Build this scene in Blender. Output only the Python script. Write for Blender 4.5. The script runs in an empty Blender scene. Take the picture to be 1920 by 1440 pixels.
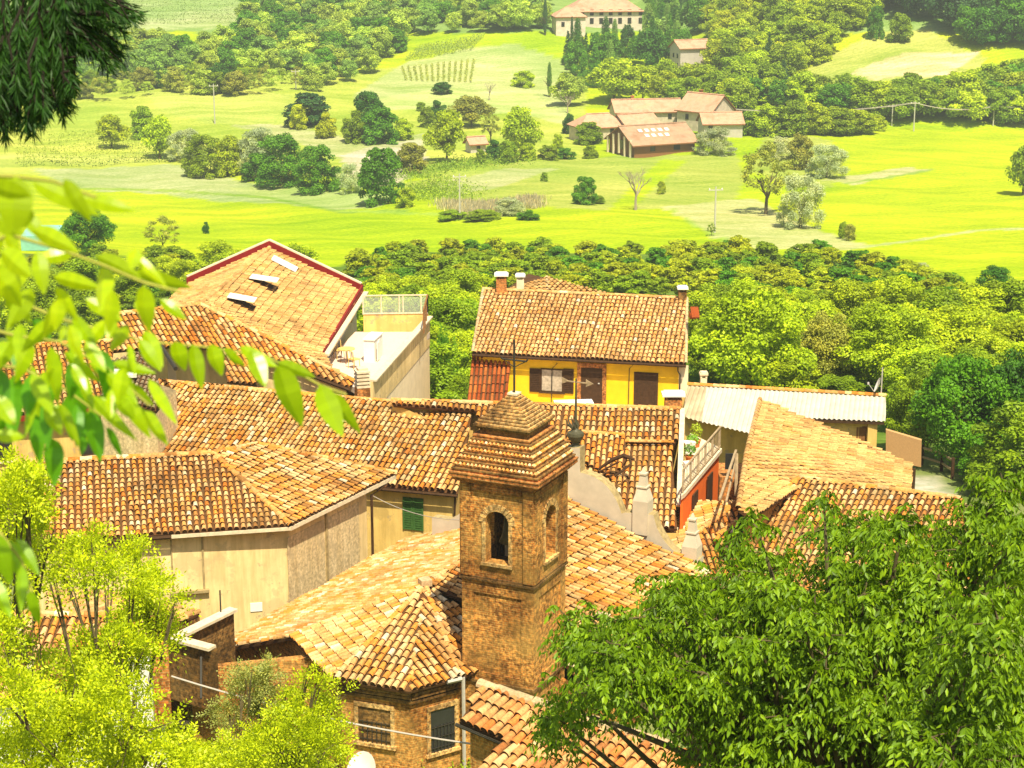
import bpy, bmesh, math, random
import numpy as np
from mathutils import Vector, Matrix
sc = bpy.context.scene
HAZE = 0.00034
C = bpy.data.collections.new("place"); sc.collection.children.link(C)
R = math.radians
# ---------------------------------------------------------------- camera
PITCH = R(15.0); S0, C0 = math.sin(PITCH), math.cos(PITCH); F = 3600.0
cam = bpy.data.cameras.new("camera"); co = bpy.data.objects.new("camera", cam)
C.objects.link(co); co.location = (0, 0, 0); co.rotation_euler = (R(90) - PITCH, 0, 0)
cam.sensor_width = 36.0; cam.lens = F / 1920 * 36; cam.clip_start = 0.1; cam.clip_end = 6000
cam.dof.use_dof = True; cam.dof.focus_distance = 75.0; cam.dof.aperture_fstop = 13.5
sc.camera = co
# ---------------------------------------------------------------- measuring helpers (metres; the camera is the survey point)
def ray(x, y):
    v = (y - 720.0) / F
    return Vector(((x - 960.0) / F, C0 - v * S0, -(S0 + v * C0)))
def U(x, y, z):
    r = ray(x, y); return r * (z / r.z)
def UD(x, y, d): return ray(x, y) * d
class Plane:
    def __init__(s, a, b, c):
        s.p = Vector(a); s.n = (Vector(b) - s.p).cross(Vector(c) - s.p).normalized()
        if s.n.z < 0: s.n = -s.n
    def hit(s, x, y):
        r = ray(x, y); return r * (s.p.dot(s.n) / r.dot(s.n))
    def z(s, x, y):
        return s.p.z - (s.n.x * (x - s.p.x) + s.n.y * (y - s.p.y)) / s.n.z
def slope_plane(a, b, slope, toward):
    """plane through ridge a-b falling with the given slope towards the point's side"""
    a = Vector(a); b = Vector(b); t = (b - a); q = Vector((-t.y, t.x, 0)).normalized()
    w = Vector((toward[0] - a.x, toward[1] - a.y, 0))
    if w.dot(q) < 0: q = -q
    return Plane(a, b, a + q * 5 + Vector((0, 0, -5 * slope)))
def UV(x, y, A, B):
    """on the vertical plane through plan points A, B"""
    A = Vector((A[0], A[1], 0)); t = Vector((B[0] - A.x, B[1] - A.y, 0)); n = Vector((t.y, -t.x, 0)).normalized()
    r = ray(x, y); return r * (A.dot(n) / r.dot(n))
# ---------------------------------------------------------------- mesh builder
class MB:
    def __init__(s): s.v = []; s.f = []; s.m = []; s.r = []
    def face(s, pts, m=0, r=0.5):
        i = len(s.v); s.v.extend([tuple(p) for p in pts]); s.f.append(tuple(range(i, i + len(pts)))); s.m.append(m); s.r.append(r)
    def mesh(s, vs, fs, m=0, r=0.5):
        i = len(s.v); s.v.extend([tuple(p) for p in vs])
        for f in fs: s.f.append(tuple(i + k for k in f)); s.m.append(m); s.r.append(r)
    def box(s, c, size, rz=0.0, m=0, r=0.5, rx=0.0):
        hx, hy, hz = size[0] / 2, size[1] / 2, size[2] / 2
        M = Matrix.Translation(Vector(c)) @ Matrix.Rotation(rz, 4, 'Z') @ Matrix.Rotation(rx, 4, 'X')
        vs = [M @ Vector((a * hx, b * hy, d * hz)) for d in (-1, 1) for a, b in ((-1, -1), (1, -1), (1, 1), (-1, 1))]
        s.mesh(vs, [(3, 2, 1, 0), (4, 5, 6, 7), (0, 1, 5, 4), (1, 2, 6, 5), (2, 3, 7, 6), (3, 0, 4, 7)], m, r)
    def beam(s, a, b, w, h=None, m=0, r=0.5):
        a = Vector(a); b = Vector(b); h = h or w; t = (b - a).normalized()
        up = Vector((0, 0, 1)) if abs(t.z) < .95 else Vector((0, 1, 0))
        u = t.cross(up).normalized() * w / 2; n = u.cross(t).normalized() * h / 2
        vs = [p + i * u + j * n for p in (a, b) for i, j in ((-1, -1), (1, -1), (1, 1), (-1, 1))]
        s.mesh(vs, [(3, 2, 1, 0), (4, 5, 6, 7), (0, 1, 5, 4), (1, 2, 6, 5), (2, 3, 7, 6), (3, 0, 4, 7)], m, r)
    def tube(s, pts, rad, n=6, m=0, r=0.5, cap=True):
        pts = [Vector(p) for p in pts]; k = len(pts)
        if not hasattr(rad, '__len__'): rad = [rad] * k
        vs = []
        for i, p in enumerate(pts):
            t = (pts[min(i + 1, k - 1)] - pts[max(i - 1, 0)]).normalized()
            up = Vector((0, 0, 1)) if abs(t.z) < .9 else Vector((1, 0, 0))
            u = t.cross(up).normalized(); w = t.cross(u)
            for j in range(n):
                a = 2 * math.pi * j / n; vs.append(p + (u * math.cos(a) + w * math.sin(a)) * rad[i])
        fs = [(i * n + j, i * n + (j + 1) % n, (i + 1) * n + (j + 1) % n, (i + 1) * n + j) for i in range(k - 1) for j in range(n)]
        if cap: fs += [tuple(range(n - 1, -1, -1)), tuple((k - 1) * n + j for j in range(n))]
        s.mesh(vs, fs, m, r)
    def lathe(s, c, prof, n=12, m=0, r=0.5):
        vs = []; k = len(prof)
        for rr, z in prof:
            for j in range(n):
                a = 2 * math.pi * j / n; vs.append((c[0] + rr * math.cos(a), c[1] + rr * math.sin(a), c[2] + z))
        fs = [(i * n + j, i * n + (j + 1) % n, (i + 1) * n + (j + 1) % n, (i + 1) * n + j) for i in range(k - 1) for j in range(n)]
        fs.append(tuple((k - 1) * n + j for j in range(n)))
        s.mesh(vs, fs, m, r)
    def ring(s, pts, zb, m=0, top=False):
        """closed wall ring; pts = (x, y, ztop)"""
        k = len(pts)
        ar = sum(pts[i][0] * pts[(i + 1) % k][1] - pts[(i + 1) % k][0] * pts[i][1] for i in range(k))
        if ar < 0: pts = pts[::-1]
        for i in range(k):
            a, b = pts[i], pts[(i + 1) % k]
            s.face([(a[0], a[1], zb), (b[0], b[1], zb), b, a], m)
        if top: s.face(pts, m)
    def extrude(s, poly, off, m=0, m2=None):
        """solid from a polygon and an offset vector"""
        off = Vector(off); poly = [Vector(p) for p in poly]
        n = Vector((0, 0, 0))
        for i in range(len(poly)):
            n += (poly[i] - poly[0]).cross(poly[(i + 1) % len(poly)] - poly[0])
        if n.dot(off) > 0: poly = poly[::-1]
        s.face(poly, m); q = [p + off for p in poly]; s.face(q[::-1], m if m2 is None else m2)
        for i in range(len(poly)):
            j = (i + 1) % len(poly); s.face([poly[j], poly[i], q[i], q[j]], m if m2 is None else m2)
    def build(s, name, mats, parent=None, smooth=False):
        me = bpy.data.meshes.new(name); me.from_pydata(s.v, [], s.f)
        if not isinstance(mats, (list, tuple)): mats = [mats]
        for mt in mats: me.materials.append(mt)
        me.polygons.foreach_set('material_index', s.m)
        at = me.attributes.new('rnd', 'FLOAT', 'FACE'); at.data.foreach_set('value', s.r)
        # wall-aligned UVs in metres
        uv = me.uv_layers.new(name='UVMap'); me.calc_loop_triangles()
        buf = np.zeros(len(me.loops) * 2)
        for p in me.polygons:
            n = p.normal
            if abs(n.z) < .8:
                l = math.hypot(n.x, n.y); tx, ty = -n.y / l, n.x / l
                for li in p.loop_indices:
                    c = me.vertices[me.loops[li].vertex_index].co; buf[2 * li] = c.x * tx + c.y * ty; buf[2 * li + 1] = c.z
            else:
                for li in p.loop_indices:
                    c = me.vertices[me.loops[li].vertex_index].co; buf[2 * li] = c.x; buf[2 * li + 1] = c.y
        uv.data.foreach_set('uv', buf)
        if smooth: me.polygons.foreach_set('use_smooth', [True] * len(me.polygons))
        me.update()
        o = bpy.data.objects.new(name, me); C.objects.link(o)
        if parent is not None:
            o.parent = parent; o.matrix_parent_inverse = Matrix.Translation(-parent.location)
        return o
def tag(o, label=None, cat=None, group=None, kind=None):
    if label: o['label'] = label
    if cat: o['category'] = cat
    if group: o['group'] = group
    if kind: o['kind'] = kind
    return o
def thing(name, label, cat, loc=(0, 0, 0), group=None):
    o = bpy.data.objects.new(name, None); C.objects.link(o); o.location = Vector(loc); o.empty_display_size = .3
    return tag(o, label, cat, group)
# ---------------------------------------------------------------- materials
def newmat(name):
    m = bpy.data.materials.new(name); m.use_nodes = True; nt = m.node_tree; nt.nodes.clear()
    out = nt.nodes.new('ShaderNodeOutputMaterial'); b = nt.nodes.new('ShaderNodeBsdfPrincipled')
    nt.links.new(b.outputs[0], out.inputs[0]); b.inputs['Roughness'].default_value = .9
    b.inputs['Specular IOR Level'].default_value = .2
    return m, nt, b, out
def N(nt, t, **k):
    n = nt.nodes.new(t)
    for a, v in k.items():
        if a.startswith('_'): n.inputs[int(a[1:])].default_value = v
        else: setattr(n, a, v)
    return n
def ramp(nt, src, stops, interp='LINEAR'):
    r = nt.nodes.new('ShaderNodeValToRGB'); r.color_ramp.interpolation = interp
    e = r.color_ramp.elements
    while len(e) < len(stops): e.new(.5)
    for i, (p, c) in enumerate(stops):
        e[i].position = p; e[i].color = (c[0], c[1], c[2], 1)
    nt.links.new(src, r.inputs[0]); return r
def mix(nt, fac, a, b, mode='MIX'):
    m = nt.nodes.new('ShaderNodeMix'); m.data_type = 'RGBA'; m.blend_type = mode
    for sock, v in ((m.inputs[0], fac), (m.inputs[6], a), (m.inputs[7], b)):
        if hasattr(v, 'links'): nt.links.new(v, sock)
        elif isinstance(v, (tuple, list)): sock.default_value = (*v[:3], 1)
        else: sock.default_value = v
    return m.outputs[2]
def noise(nt, scale, detail=4, vec=None, rough=.6):
    n = N(nt, 'ShaderNodeTexNoise'); n.inputs['Scale'].default_value = scale; n.inputs['Detail'].default_value = detail
    n.inputs['Roughness'].default_value = rough
    if vec is None:
        g = N(nt, 'ShaderNodeNewGeometry'); vec = g.outputs['Position']
    nt.links.new(vec, n.inputs['Vector']); return n.outputs[0]
def tile_mat(name, stops, dirt=.45, dirtcol=(.10, .07, .03)):
    m, nt, b, out = newmat(name)
    a = N(nt, 'ShaderNodeAttribute', attribute_name='rnd')
    r = ramp(nt, a.outputs['Fac'], stops, 'CONSTANT')
    n1 = noise(nt, 1.1, 5); n2 = noise(nt, 14, 3)
    d = ramp(nt, n1, [(.44, (0, 0, 0)), (.66, (dirt, dirt, dirt))])
    c = mix(nt, d.outputs[0], r.outputs[0], dirtcol)
    n0 = noise(nt, .38, 5); d0 = ramp(nt, n0, [(.34, (.80, .74, .66)), (.50, (1, 1, 1)), (.68, (1.14, 1.05, .94))]); c = mix(nt, 1.0, c, d0.outputs[0], 'MULTIPLY')
    d2 = ramp(nt, n2, [(.35, (.72, .70, .66)), (.65, (1.12, 1.1, 1.04))])
    c = mix(nt, 1.0, c, d2.outputs[0], 'MULTIPLY')
    nt.links.new(c, b.inputs['Base Color']); return m
CREAM = (.74, .50, .23); ORG = (.68, .29, .05); PINK = (.70, .39, .14); TAN = (.62, .34, .10); BRN = (.44, .20, .05); WHT = (.80, .67, .44); DORG = (.58, .19, .025)
M = {}
M['tile_old'] = tile_mat('old_clay_tiles', [(0, BRN), (.06, TAN), (.22, CREAM), (.42, PINK), (.70, ORG), (.93, WHT), (.965, DORG)])
M['tile_pale'] = tile_mat('pale_clay_tiles', [(0, TAN), (.14, PINK), (.46, CREAM), (.72, ORG), (.93, WHT)], .3)
M['tile_orange'] = tile_mat('orange_clay_tiles', [(0, BRN), (.1, DORG), (.25, ORG), (.55, PINK), (.78, CREAM), (.93, TAN)], .35)
M['tile_pink'] = tile_mat('weathered_pink_tiles', [(0, (.46, .26, .09)), (.15, (.60, .36, .13)), (.55, (.66, .42, .16)), (.88, (.58, .31, .09))], .3)
M['tile_red'] = tile_mat('red_clay_tiles', [(0, (.30, .06, .01)), (.3, (.42, .10, .02)), (.7, (.50, .15, .03))], .4)
M['under'] = tile_mat('tile_gap_shade', [(0, (.085, .035, .012)), (.5, (.11, .048, .016))], .5)  # dark colour carries the shade in gaps and hollows between tiles
M['mortar'] = tile_mat('ridge_mortar', [(0, (.55, .42, .24)), (.5, (.62, .45, .26))], .3)
def plain(name, col, var=.25, scale=3.0, rough=.9, metal=0, streak=False, spec=.2):
    m, nt, b, out = newmat(name)
    n = noise(nt, scale, 6); lo = tuple(c * (1 - var) for c in col); hi = tuple(min(1, c * (1 + var)) for c in col)
    r = ramp(nt, n, [(.3, lo), (.7, hi)]); c = r.outputs[0]
    if streak:
        g = N(nt, 'ShaderNodeNewGeometry'); mp = N(nt, 'ShaderNodeMapping'); mp.inputs['Scale'].default_value = (2.2, 2.2, .22)
        nt.links.new(g.outputs['Position'], mp.inputs[0]); s2 = noise(nt, 1.5, 6, mp.outputs[0], .7)
        rr = ramp(nt, s2, [(.36, (.80, .76, .66)), (.60, (1.04, 1.03, 1.0))]); c = mix(nt, 1.0, c, rr.outputs[0], 'MULTIPLY')
        s3 = noise(nt, .8, 8, None, .65); r3 = ramp(nt, s3, [(.54, (0, 0, 0)), (.57, (.5, .5, .5))]); c = mix(nt, r3.outputs[0], c, tuple(x * .66 for x in col))
        s4 = noise(nt, 2.3, 8, None, .7); r4 = ramp(nt, s4, [(.60, (0, 0, 0)), (.62, (.7, .7, .7))]); c = mix(nt, r4.outputs[0], c, (.42, .30, .17))
    nt.links.new(c, b.inputs['Base Color']); b.inputs['Roughness'].default_value = rough; b.inputs['Metallic'].default_value = metal
    b.inputs['Specular IOR Level'].default_value = spec
    return m
def brick_mat(name, c1, c2, mort, w=.26, h=.075, dark=.5, patch=None):
    m, nt, b, out = newmat(name)
    u = N(nt, 'ShaderNodeUVMap'); bt = N(nt, 'ShaderNodeTexBrick'); nt.links.new(u.outputs[0], bt.inputs[0])
    bt.inputs['Color1'].default_value = (*c1, 1); bt.inputs['Color2'].default_value = (*c2, 1); bt.inputs['Mortar'].default_value = (*mort, 1)
    bt.inputs['Scale'].default_value = 1; bt.inputs['Mortar Size'].default_value = .009; bt.inputs['Brick Width'].default_value = w
    bt.inputs['Row Height'].default_value = h; bt.inputs['Bias'].default_value = -.1
    c = bt.outputs['Color']
    n = noise(nt, 9, 3); r = ramp(nt, n, [(.36, (.38, .34, .28)), (.5, (1, 1, 1)), (.64, (1.75, 1.6, 1.3))]); c = mix(nt, 1, c, r.outputs[0], 'MULTIPLY')
    n2 = noise(nt, .9, 5); r2 = ramp(nt, n2, [(.42, (0, 0, 0)), (.66, (dark, dark, dark))]); c = mix(nt, r2.outputs[0], c, patch or (.30, .18, .045))
    n3 = noise(nt, .55, 6); r3 = ramp(nt, n3, [(.40, (.55, .48, .42)), (.56, (1.08, 1.04, 1.0))]); c = mix(nt, 1, c, r3.outputs[0], 'MULTIPLY')
    nt.links.new(c, b.inputs['Base Color'])
    bp = N(nt, 'ShaderNodeBump'); bp.inputs['Strength'].default_value = .6; bp.inputs['Distance'].default_value = .03
    nt.links.new(n, bp.inputs['Height']); nt.links.new(bp.outputs[0], b.inputs['Normal'])
    return m
M['brick'] = brick_mat('old_brick', (.50, .22, .05), (.27, .095, .022), (.46, .32, .11), dark=.6, patch=(.40, .26, .07))
M['brick_red'] = brick_mat('red_brick', (.48, .17, .04), (.34, .11, .03), (.42, .27, .11), dark=.3)
M['brick_dark'] = brick_mat('mossy_brick', (.24, .13, .035), (.15, .08, .025), (.22, .15, .06), dark=.6, patch=(.13, .09, .03))
M['stucco'] = plain('aged_beige_stucco', (.80, .61, .29), .16, .9, streak=True)
M['stucco_rough'] = plain('rough_grey_render', (.62, .49, .27), .4, 9, streak=True)
M['stucco_yellow'] = plain('pale_yellow_plaster', (.72, .50, .16), .12, 1.2, streak=True)
M['yellow'] = plain('bright_yellow_plaster', (.84, .50, .012), .14, 1.3)
M['cream'] = plain('cream_plaster', (.80, .66, .42), .1, 2)
M['white'] = plain('white_paint', (.82, .78, .68), .06, 4)
M['plaster_grey'] = plain('grey_plaster', (.55, .47, .34), .1, 2.5)
M['plaster_brown'] = plain('brown_render', (.36, .27, .12), .35, 6)  # brown tone for gable tops, blind window edges and wall strip
M['concrete'] = plain('stained_concrete', (.42, .33, .20), .3, 5, streak=True)
M['orange_wall'] = plain('orange_red_plaster', (.80, .16, .02), .1, 2)
M['red_paint'] = plain('dark_red_paint', (.22, .015, .012), .15, 3)
M['coping'] = plain('pale_stone_coping', (.66, .55, .36), .2, 6)
M['wood'] = plain('dark_wood', (.06, .03, .012), .3, 8)
M['wood_mid'] = plain('brown_wood', (.24, .11, .035), .25, 8)
M['wood_grey'] = plain('weathered_wood', (.34, .25, .14), .3, 8)
M['metal_dark'] = plain('dark_iron', (.04, .035, .025), .2, 8, rough=.6)
M['metal_grey'] = plain('grey_metal', (.45, .42, .36), .1, 8, rough=.5)
M['bronze'] = plain('green_bronze', (.07, .065, .035), .3, 8, rough=.5)
M['glassdark'] = plain('dark_glass', (.03, .03, .028), .2, 4, rough=.15, spec=.5)
M['curtain'] = plain('white_curtain', (.42, .35, .25), .35, 7)
M['shutter'] = plain('green_shutter', (.05, .13, .025), .2, 10)
M['tarp'] = plain('teal_tarp', (.22, .48, .38), .1, 2)
M['terracotta'] = plain('terracotta', (.55, .16, .04), .15, 8)
M['bark'] = plain('bark', (.10, .08, .035), .35, 6)
M['bark_pale'] = plain('pale_bark', (.30, .25, .18), .25, 6)
M['rock'] = plain('yard_rubble', (.45, .33, .18), .35, 2)
M['wire'] = plain('pale_cable', (.45, .40, .33), .1, 5)
M['tanpanel'] = plain('woven_tan_screen', (.52, .30, .12), .08, 12)
M['terrazzo'] = plain('terrace_tiles', (.66, .52, .40), .1, 8)
def glass():
    m, nt, b, out = newmat('clear_screen_glass'); b.inputs['Base Color'].default_value = (.75, .8, .7, 1)
    b.inputs['Roughness'].default_value = .1; b.inputs['Alpha'].default_value = .28; return m
M['glass'] = glass()
def leaf_mat(name, var=.5, trans=.28, rough=.55, spec=.25, tint=(1.3, 1.2, .4)):
    """foliage: the object's own colour, varied from leaf to leaf"""
    m, nt, b, out = newmat(name)
    oi = N(nt, 'ShaderNodeObjectInfo'); a = N(nt, 'ShaderNodeAttribute', attribute_name='rnd')
    r = ramp(nt, a.outputs['Fac'], [(0, (1 - var * .95, 1 - var * .9, 1 - var)), (.55, (1, 1, 1)), (1, (1 + var * 1.2, 1 + var * .75, 1))])
    c = mix(nt, 1, oi.outputs['Color'], r.outputs[0], 'MULTIPLY')
    nt.links.new(c, b.inputs['Base Color']); b.inputs['Roughness'].default_value = rough; b.inputs['Specular IOR Level'].default_value = spec
    tr = N(nt, 'ShaderNodeBsdfTranslucent'); ct = mix(nt, 1, c, tint, 'MULTIPLY'); nt.links.new(ct, tr.inputs[0])
    mx = N(nt, 'ShaderNodeMixShader'); mx.inputs[0].default_value = trans
    nt.links.new(b.outputs[0], mx.inputs[1]); nt.links.new(tr.outputs[0], mx.inputs[2]); nt.links.new(mx.outputs[0], out.inputs[0])
    return m
M['leaf'] = leaf_mat('foliage')
M['leaf_near'] = leaf_mat('near_foliage', .4, .38, .5, .3)
M['needle'] = leaf_mat('needles', .4, .1); M['leaf_walnut'] = leaf_mat('walnut_foliage', .85, .25, .5, .3)
M['dark_twig'] = plain('dark_twig', (.018, .014, .008), .2, 20)
# ---------------------------------------------------------------- terrain
PY = [-400, -60, -20, 0, 5, 10, 20, 30, 40, 50, 60, 80, 100, 120, 150, 200, 250, 290, 330, 370, 420, 470, 530, 600, 680, 800, 950, 1100, 1400]
PZ = [20, 4, -.5, -2.0, -5.2, -8.5, -14.5, -19.6, -22.6, -25.2, -26.4, -28.0, -30.4, -33, -37, -43.5, -49.5, -54, -57.5, -60, -60.8, -60.2, -58, -52, -42, -10, 50, 70, 60]
def sst(x, a, b):
    t = np.clip((x - a) / (b - a), 0, 1); return t * t * (3 - 2 * t)
def Hn(X, Y):
    X = np.asarray(X, float); Y = np.asarray(Y, float)
    z = np.interp(Y, PY, PZ)
    z = z + sst(X, 35, 110) * .20 * np.clip(Y - 462, 0, 260)
    z = z + sst(Y, 150, 330) * (1.2 * np.sin(X / 37.0 + .6) * np.cos(Y / 61.0) + .8 * np.sin(X / 19.0 + Y / 43.0)) * (1 - .5 * sst(Y, 450, 700))
    z = z + 5.0 * np.exp(-(((X - 5) / 40.0) ** 2 + ((Y - 600) / 40.0) ** 2))
    z = z + sst(Y, 90, 140) * .25 * np.sin(X * .31 + Y * .17)
    return z
def H(x, y): return float(Hn(x, y))
def TG(x, y):
    r = ray(x, y); d = 8.0
    ds = np.concatenate([np.arange(12, 140, .5), np.arange(140, 1200, 1.5)])
    P = np.outer(ds, np.array(r)); diff = P[:, 2] - Hn(P[:, 0], P[:, 1])
    k = np.argmax(diff < 0)
    if diff[k] >= 0: k = len(ds) - 1
    a, b = ds[max(k - 1, 0)], ds[k]
    for _ in range(18):
        m = (a + b) / 2; p = r * m
        if p.z - H(p.x, p.y) < 0: b = m
        else: a = m
    p = r * b; return Vector((p.x, p.y, H(p.x, p.y))), b
def inpoly(px, py, poly):
    c = np.zeros(px.shape, bool); n = len(poly)
    for i in range(n):
        x1, y1 = poly[i]; x2, y2 = poly[(i + 1) % n]
        if y1 == y2: continue
        c ^= ((y1 > py) != (y2 > py)) & (px < (x2 - x1) * (py - y1) / (y2 - y1) + x1)
    return c
def px_of(X, Y, Z):
    d = Y * C0 - Z * S0; d = np.where(np.abs(d) < 1e-3, 1e-3, d)
    return 960 + F * X / d, 720 + F * (-(Z * C0) - Y * S0) / d, d
LIME = (.375, .47, .005); LIME2 = (.33, .48, .025); PALE = (.40, .45, .10); DRY = (.44, .44, .12); OLIVE = (.36, .41, .045); BEIGE = (.52, .46, .20); DULL = (.33, .42, .07)
FIELDS = [
 ([(-400, 60), (2400, 60), (2400, -200), (-400, -200)], (.22, .34, .05)),
 ([(-200, 130), (640, 130), (1100, 130), (1100, 330), (-200, 330)], (.39, .45, .04)),
 ([(270, 172), (545, 178), (560, 236), (410, 232), (300, 212)], (.38, .45, .05)),
 ([(-50, 292), (330, 285), (340, 304), (-50, 316)], (.38, .44, .05)),
 ([(60, 318), (335, 310), (480, 345), (700, 362), (640, 392), (400, 375), (120, 350)], (.35, .41, .10)),
 ([(420, 350), (520, 350), (760, 368), (700, 392), (520, 382)], PALE),
 ([(430, 232), (560, 238), (700, 268), (800, 250), (780, 290), (760, 330), (650, 300), (540, 262)], DRY),
 ([(640, 290), (700, 275), (790, 262), (800, 300), (750, 350), (650, 350)], BEIGE),
 ([(660, 180), (760, 120), (880, 88), (960, 83), (1060, 115), (1080, 160), (1060, 215), (880, 200), (700, 195)], (.40, .45, .10)),
 ([(700, 190), (820, 165), (1000, 178), (1100, 240), (960, 215), (700, 205)], (.50, .52, .12)),
 ([(300, 130), (345, 128), (395, 150), (330, 156)], BEIGE),
 ([(740, 352), (830, 325), (1010, 302), (1190, 290), (1380, 290), (1400, 330), (1370, 392), (1260, 395), (1000, 388), (870, 372)], OLIVE),
 ([(800, 345), (930, 318), (1050, 318), (930, 352), (850, 365)], DRY),
 ([(1235, 392), (1330, 376), (1410, 372), (1480, 410), (1600, 450), (1640, 462), (1540, 470), (1420, 470), (1340, 446), (1290, 410)], (.46, .46, .11)),
 ([(1440, 250), (1560, 260), (1580, 300), (1560, 350), (1480, 350), (1400, 320)], OLIVE),
 ([(1540, 335), (1620, 325), (1700, 316), (1750, 318), (1690, 332), (1600, 345)], DRY),
 ([(1490, 145), (1560, 100), (1640, 62), (1740, 55), (1850, 110), (1800, 170), (1640, 190), (1500, 170)], (.37, .42, .05)),
 ([(1590, 135), (1700, 100), (1840, 95), (1780, 140), (1640, 150)], (.58, .48, .16)),
 ([(1000, 520), (1240, 300), (1290, 300), (1040, 520)], LIME),
 ([(240, 60), (240, -60), (450, -60), (450, 45), (300, 60)], (.34, .42, .10)),
]
def build_terrain():
    xs = np.concatenate([np.linspace(-1000, -180, 20), np.arange(-175, 176, 1.15), np.linspace(182, 1000, 20)])
    ys = np.concatenate([np.linspace(-400, -5, 14), np.arange(0, 100, 2.5), np.arange(100, 560, 1.5), np.arange(560, 760, 3.0), np.linspace(770, 1400, 24)])
    X, Y = np.meshgrid(xs, ys); Z = Hn(X, Y); nx, ny = len(xs), len(ys)
    col = np.zeros((ny, nx, 3)); px, py, d = px_of(X, Y, Z)
    col[:] = LIME
    rng = np.random.default_rng(3)
    wob = 5 * np.sin(px / 37) + 3 * np.sin(px / 13 + py / 9)
    for poly, c in FIELDS: col[inpoly(px, py + wob * .4, poly)] = c
    # tractor lines and footpaths across the meadows
    def line(pts, w, c):
        for (x1, y1), (x2, y2) in zip(pts, pts[1:]):
            t = np.clip(((px - x1) * (x2 - x1) + (py - y1) * (y2 - y1)) / ((x2 - x1) ** 2 + (y2 - y1) ** 2), 0, 1)
            dd = np.hypot(px - x1 - t * (x2 - x1), (py - y1 - t * (y2 - y1)) * 1.6)
            col[(dd < w)] = c
    line([(120, 352), (330, 358), (500, 370), (640, 398), (760, 395)], 3.5, (.24, .36, .03))
    line([(1600, 466), (1720, 450), (1830, 432), (1930, 428)], 3, PALE)
    line([(1580, 345), (1680, 330), (1745, 319)], 3, (.24, .36, .04))
    line([(1260, 392), (1310, 425), (1360, 450)], 3, (.34, .44, .05))
    line([(640, 395), (760, 400), (1000, 405)], 3, (.34, .46, .04))
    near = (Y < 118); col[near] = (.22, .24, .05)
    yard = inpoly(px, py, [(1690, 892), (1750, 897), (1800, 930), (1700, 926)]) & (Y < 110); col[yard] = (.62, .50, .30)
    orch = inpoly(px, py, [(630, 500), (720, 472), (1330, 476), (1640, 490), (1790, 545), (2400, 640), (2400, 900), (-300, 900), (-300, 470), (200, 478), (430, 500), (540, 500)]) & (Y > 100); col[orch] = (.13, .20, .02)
    me = bpy.data.meshes.new('terrain'); n = nx * ny
    me.vertices.add(n); me.vertices.foreach_set('co', np.stack([X, Y, Z], -1).reshape(-1))
    idx = np.arange(n).reshape(ny, nx)
    q = np.stack([idx[:-1, :-1], idx[:-1, 1:], idx[1:, 1:], idx[1:, :-1]], -1).reshape(-1, 4)
    me.loops.add(q.size); me.loops.foreach_set('vertex_index', q.reshape(-1).astype(np.int32))
    me.polygons.add(len(q)); me.polygons.foreach_set('loop_start', np.arange(0, q.size, 4, dtype=np.int32))
    me.polygons.foreach_set('use_smooth', [True] * len(q))
    a = me.color_attributes.new('field', 'FLOAT_COLOR', 'POINT')
    a.data.foreach_set('color', np.concatenate([col, np.ones((ny, nx, 1))], -1).reshape(-1))
    me.update(calc_edges=True); me.validate()
    m, nt, b, out = newmat('meadow_ground')
    at = N(nt, 'ShaderNodeAttribute', attribute_name='field')
    g = N(nt, 'ShaderNodeNewGeometry'); mp = N(nt, 'ShaderNodeMapping'); mp.inputs['Scale'].default_value = (.3, 1.3, .3); mp.inputs['Rotation'].default_value = (0, 0, .2)
    nt.links.new(g.outputs['Position'], mp.inputs[0])
    n1 = noise(nt, .12, 6, mp.outputs[0], .65); n2 = noise(nt, 1.6, 5, None, .7); n3 = noise(nt, .02, 4)
    r1 = ramp(nt, n1, [(.34, (.70, .80, .7)), (.64, (1.16, 1.08, 1.6))]); r2 = ramp(nt, n2, [(.30, (.62, .72, .6)), (.68, (1.22, 1.15, 1.25))])
    r3 = ramp(nt, n3, [(.38, (.78, .90, .9)), (.62, (1.12, 1.04, 1.4))])
    c = mix(nt, 1, at.outputs['Color'], r1.outputs[0], 'MULTIPLY'); c = mix(nt, 1, c, r2.outputs[0], 'MULTIPLY'); c = mix(nt, 1, c, r3.outputs[0], 'MULTIPLY')
    wv = N(nt, 'ShaderNodeTexWave'); wv.inputs['Scale'].default_value = .16; wv.inputs['Distortion'].default_value = 3.5; wv.inputs['Detail'].default_value = 3; wv.inputs['Detail Scale'].default_value = .6
    mp2 = N(nt, 'ShaderNodeMapping'); mp2.inputs['Rotation'].default_value = (0, 0, 1.2); nt.links.new(g.outputs['Position'], mp2.inputs[0]); nt.links.new(mp2.outputs[0], wv.inputs[0])
    rw = ramp(nt, wv.outputs['Fac'], [(.2, (.93, .96, .92)), (.8, (1.05, 1.03, 1.06))]); c = mix(nt, 1, c, rw.outputs[0], 'MULTIPLY')
    nt.links.new(c, b.inputs['Base Color']); b.inputs['Roughness'].default_value = 1; b.inputs['Specular IOR Level'].default_value = 0
    me.materials.append(m)
    o = bpy.data.objects.new('ground', me); C.objects.link(o); o['kind'] = 'structure'
    return o
build_terrain()
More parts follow.
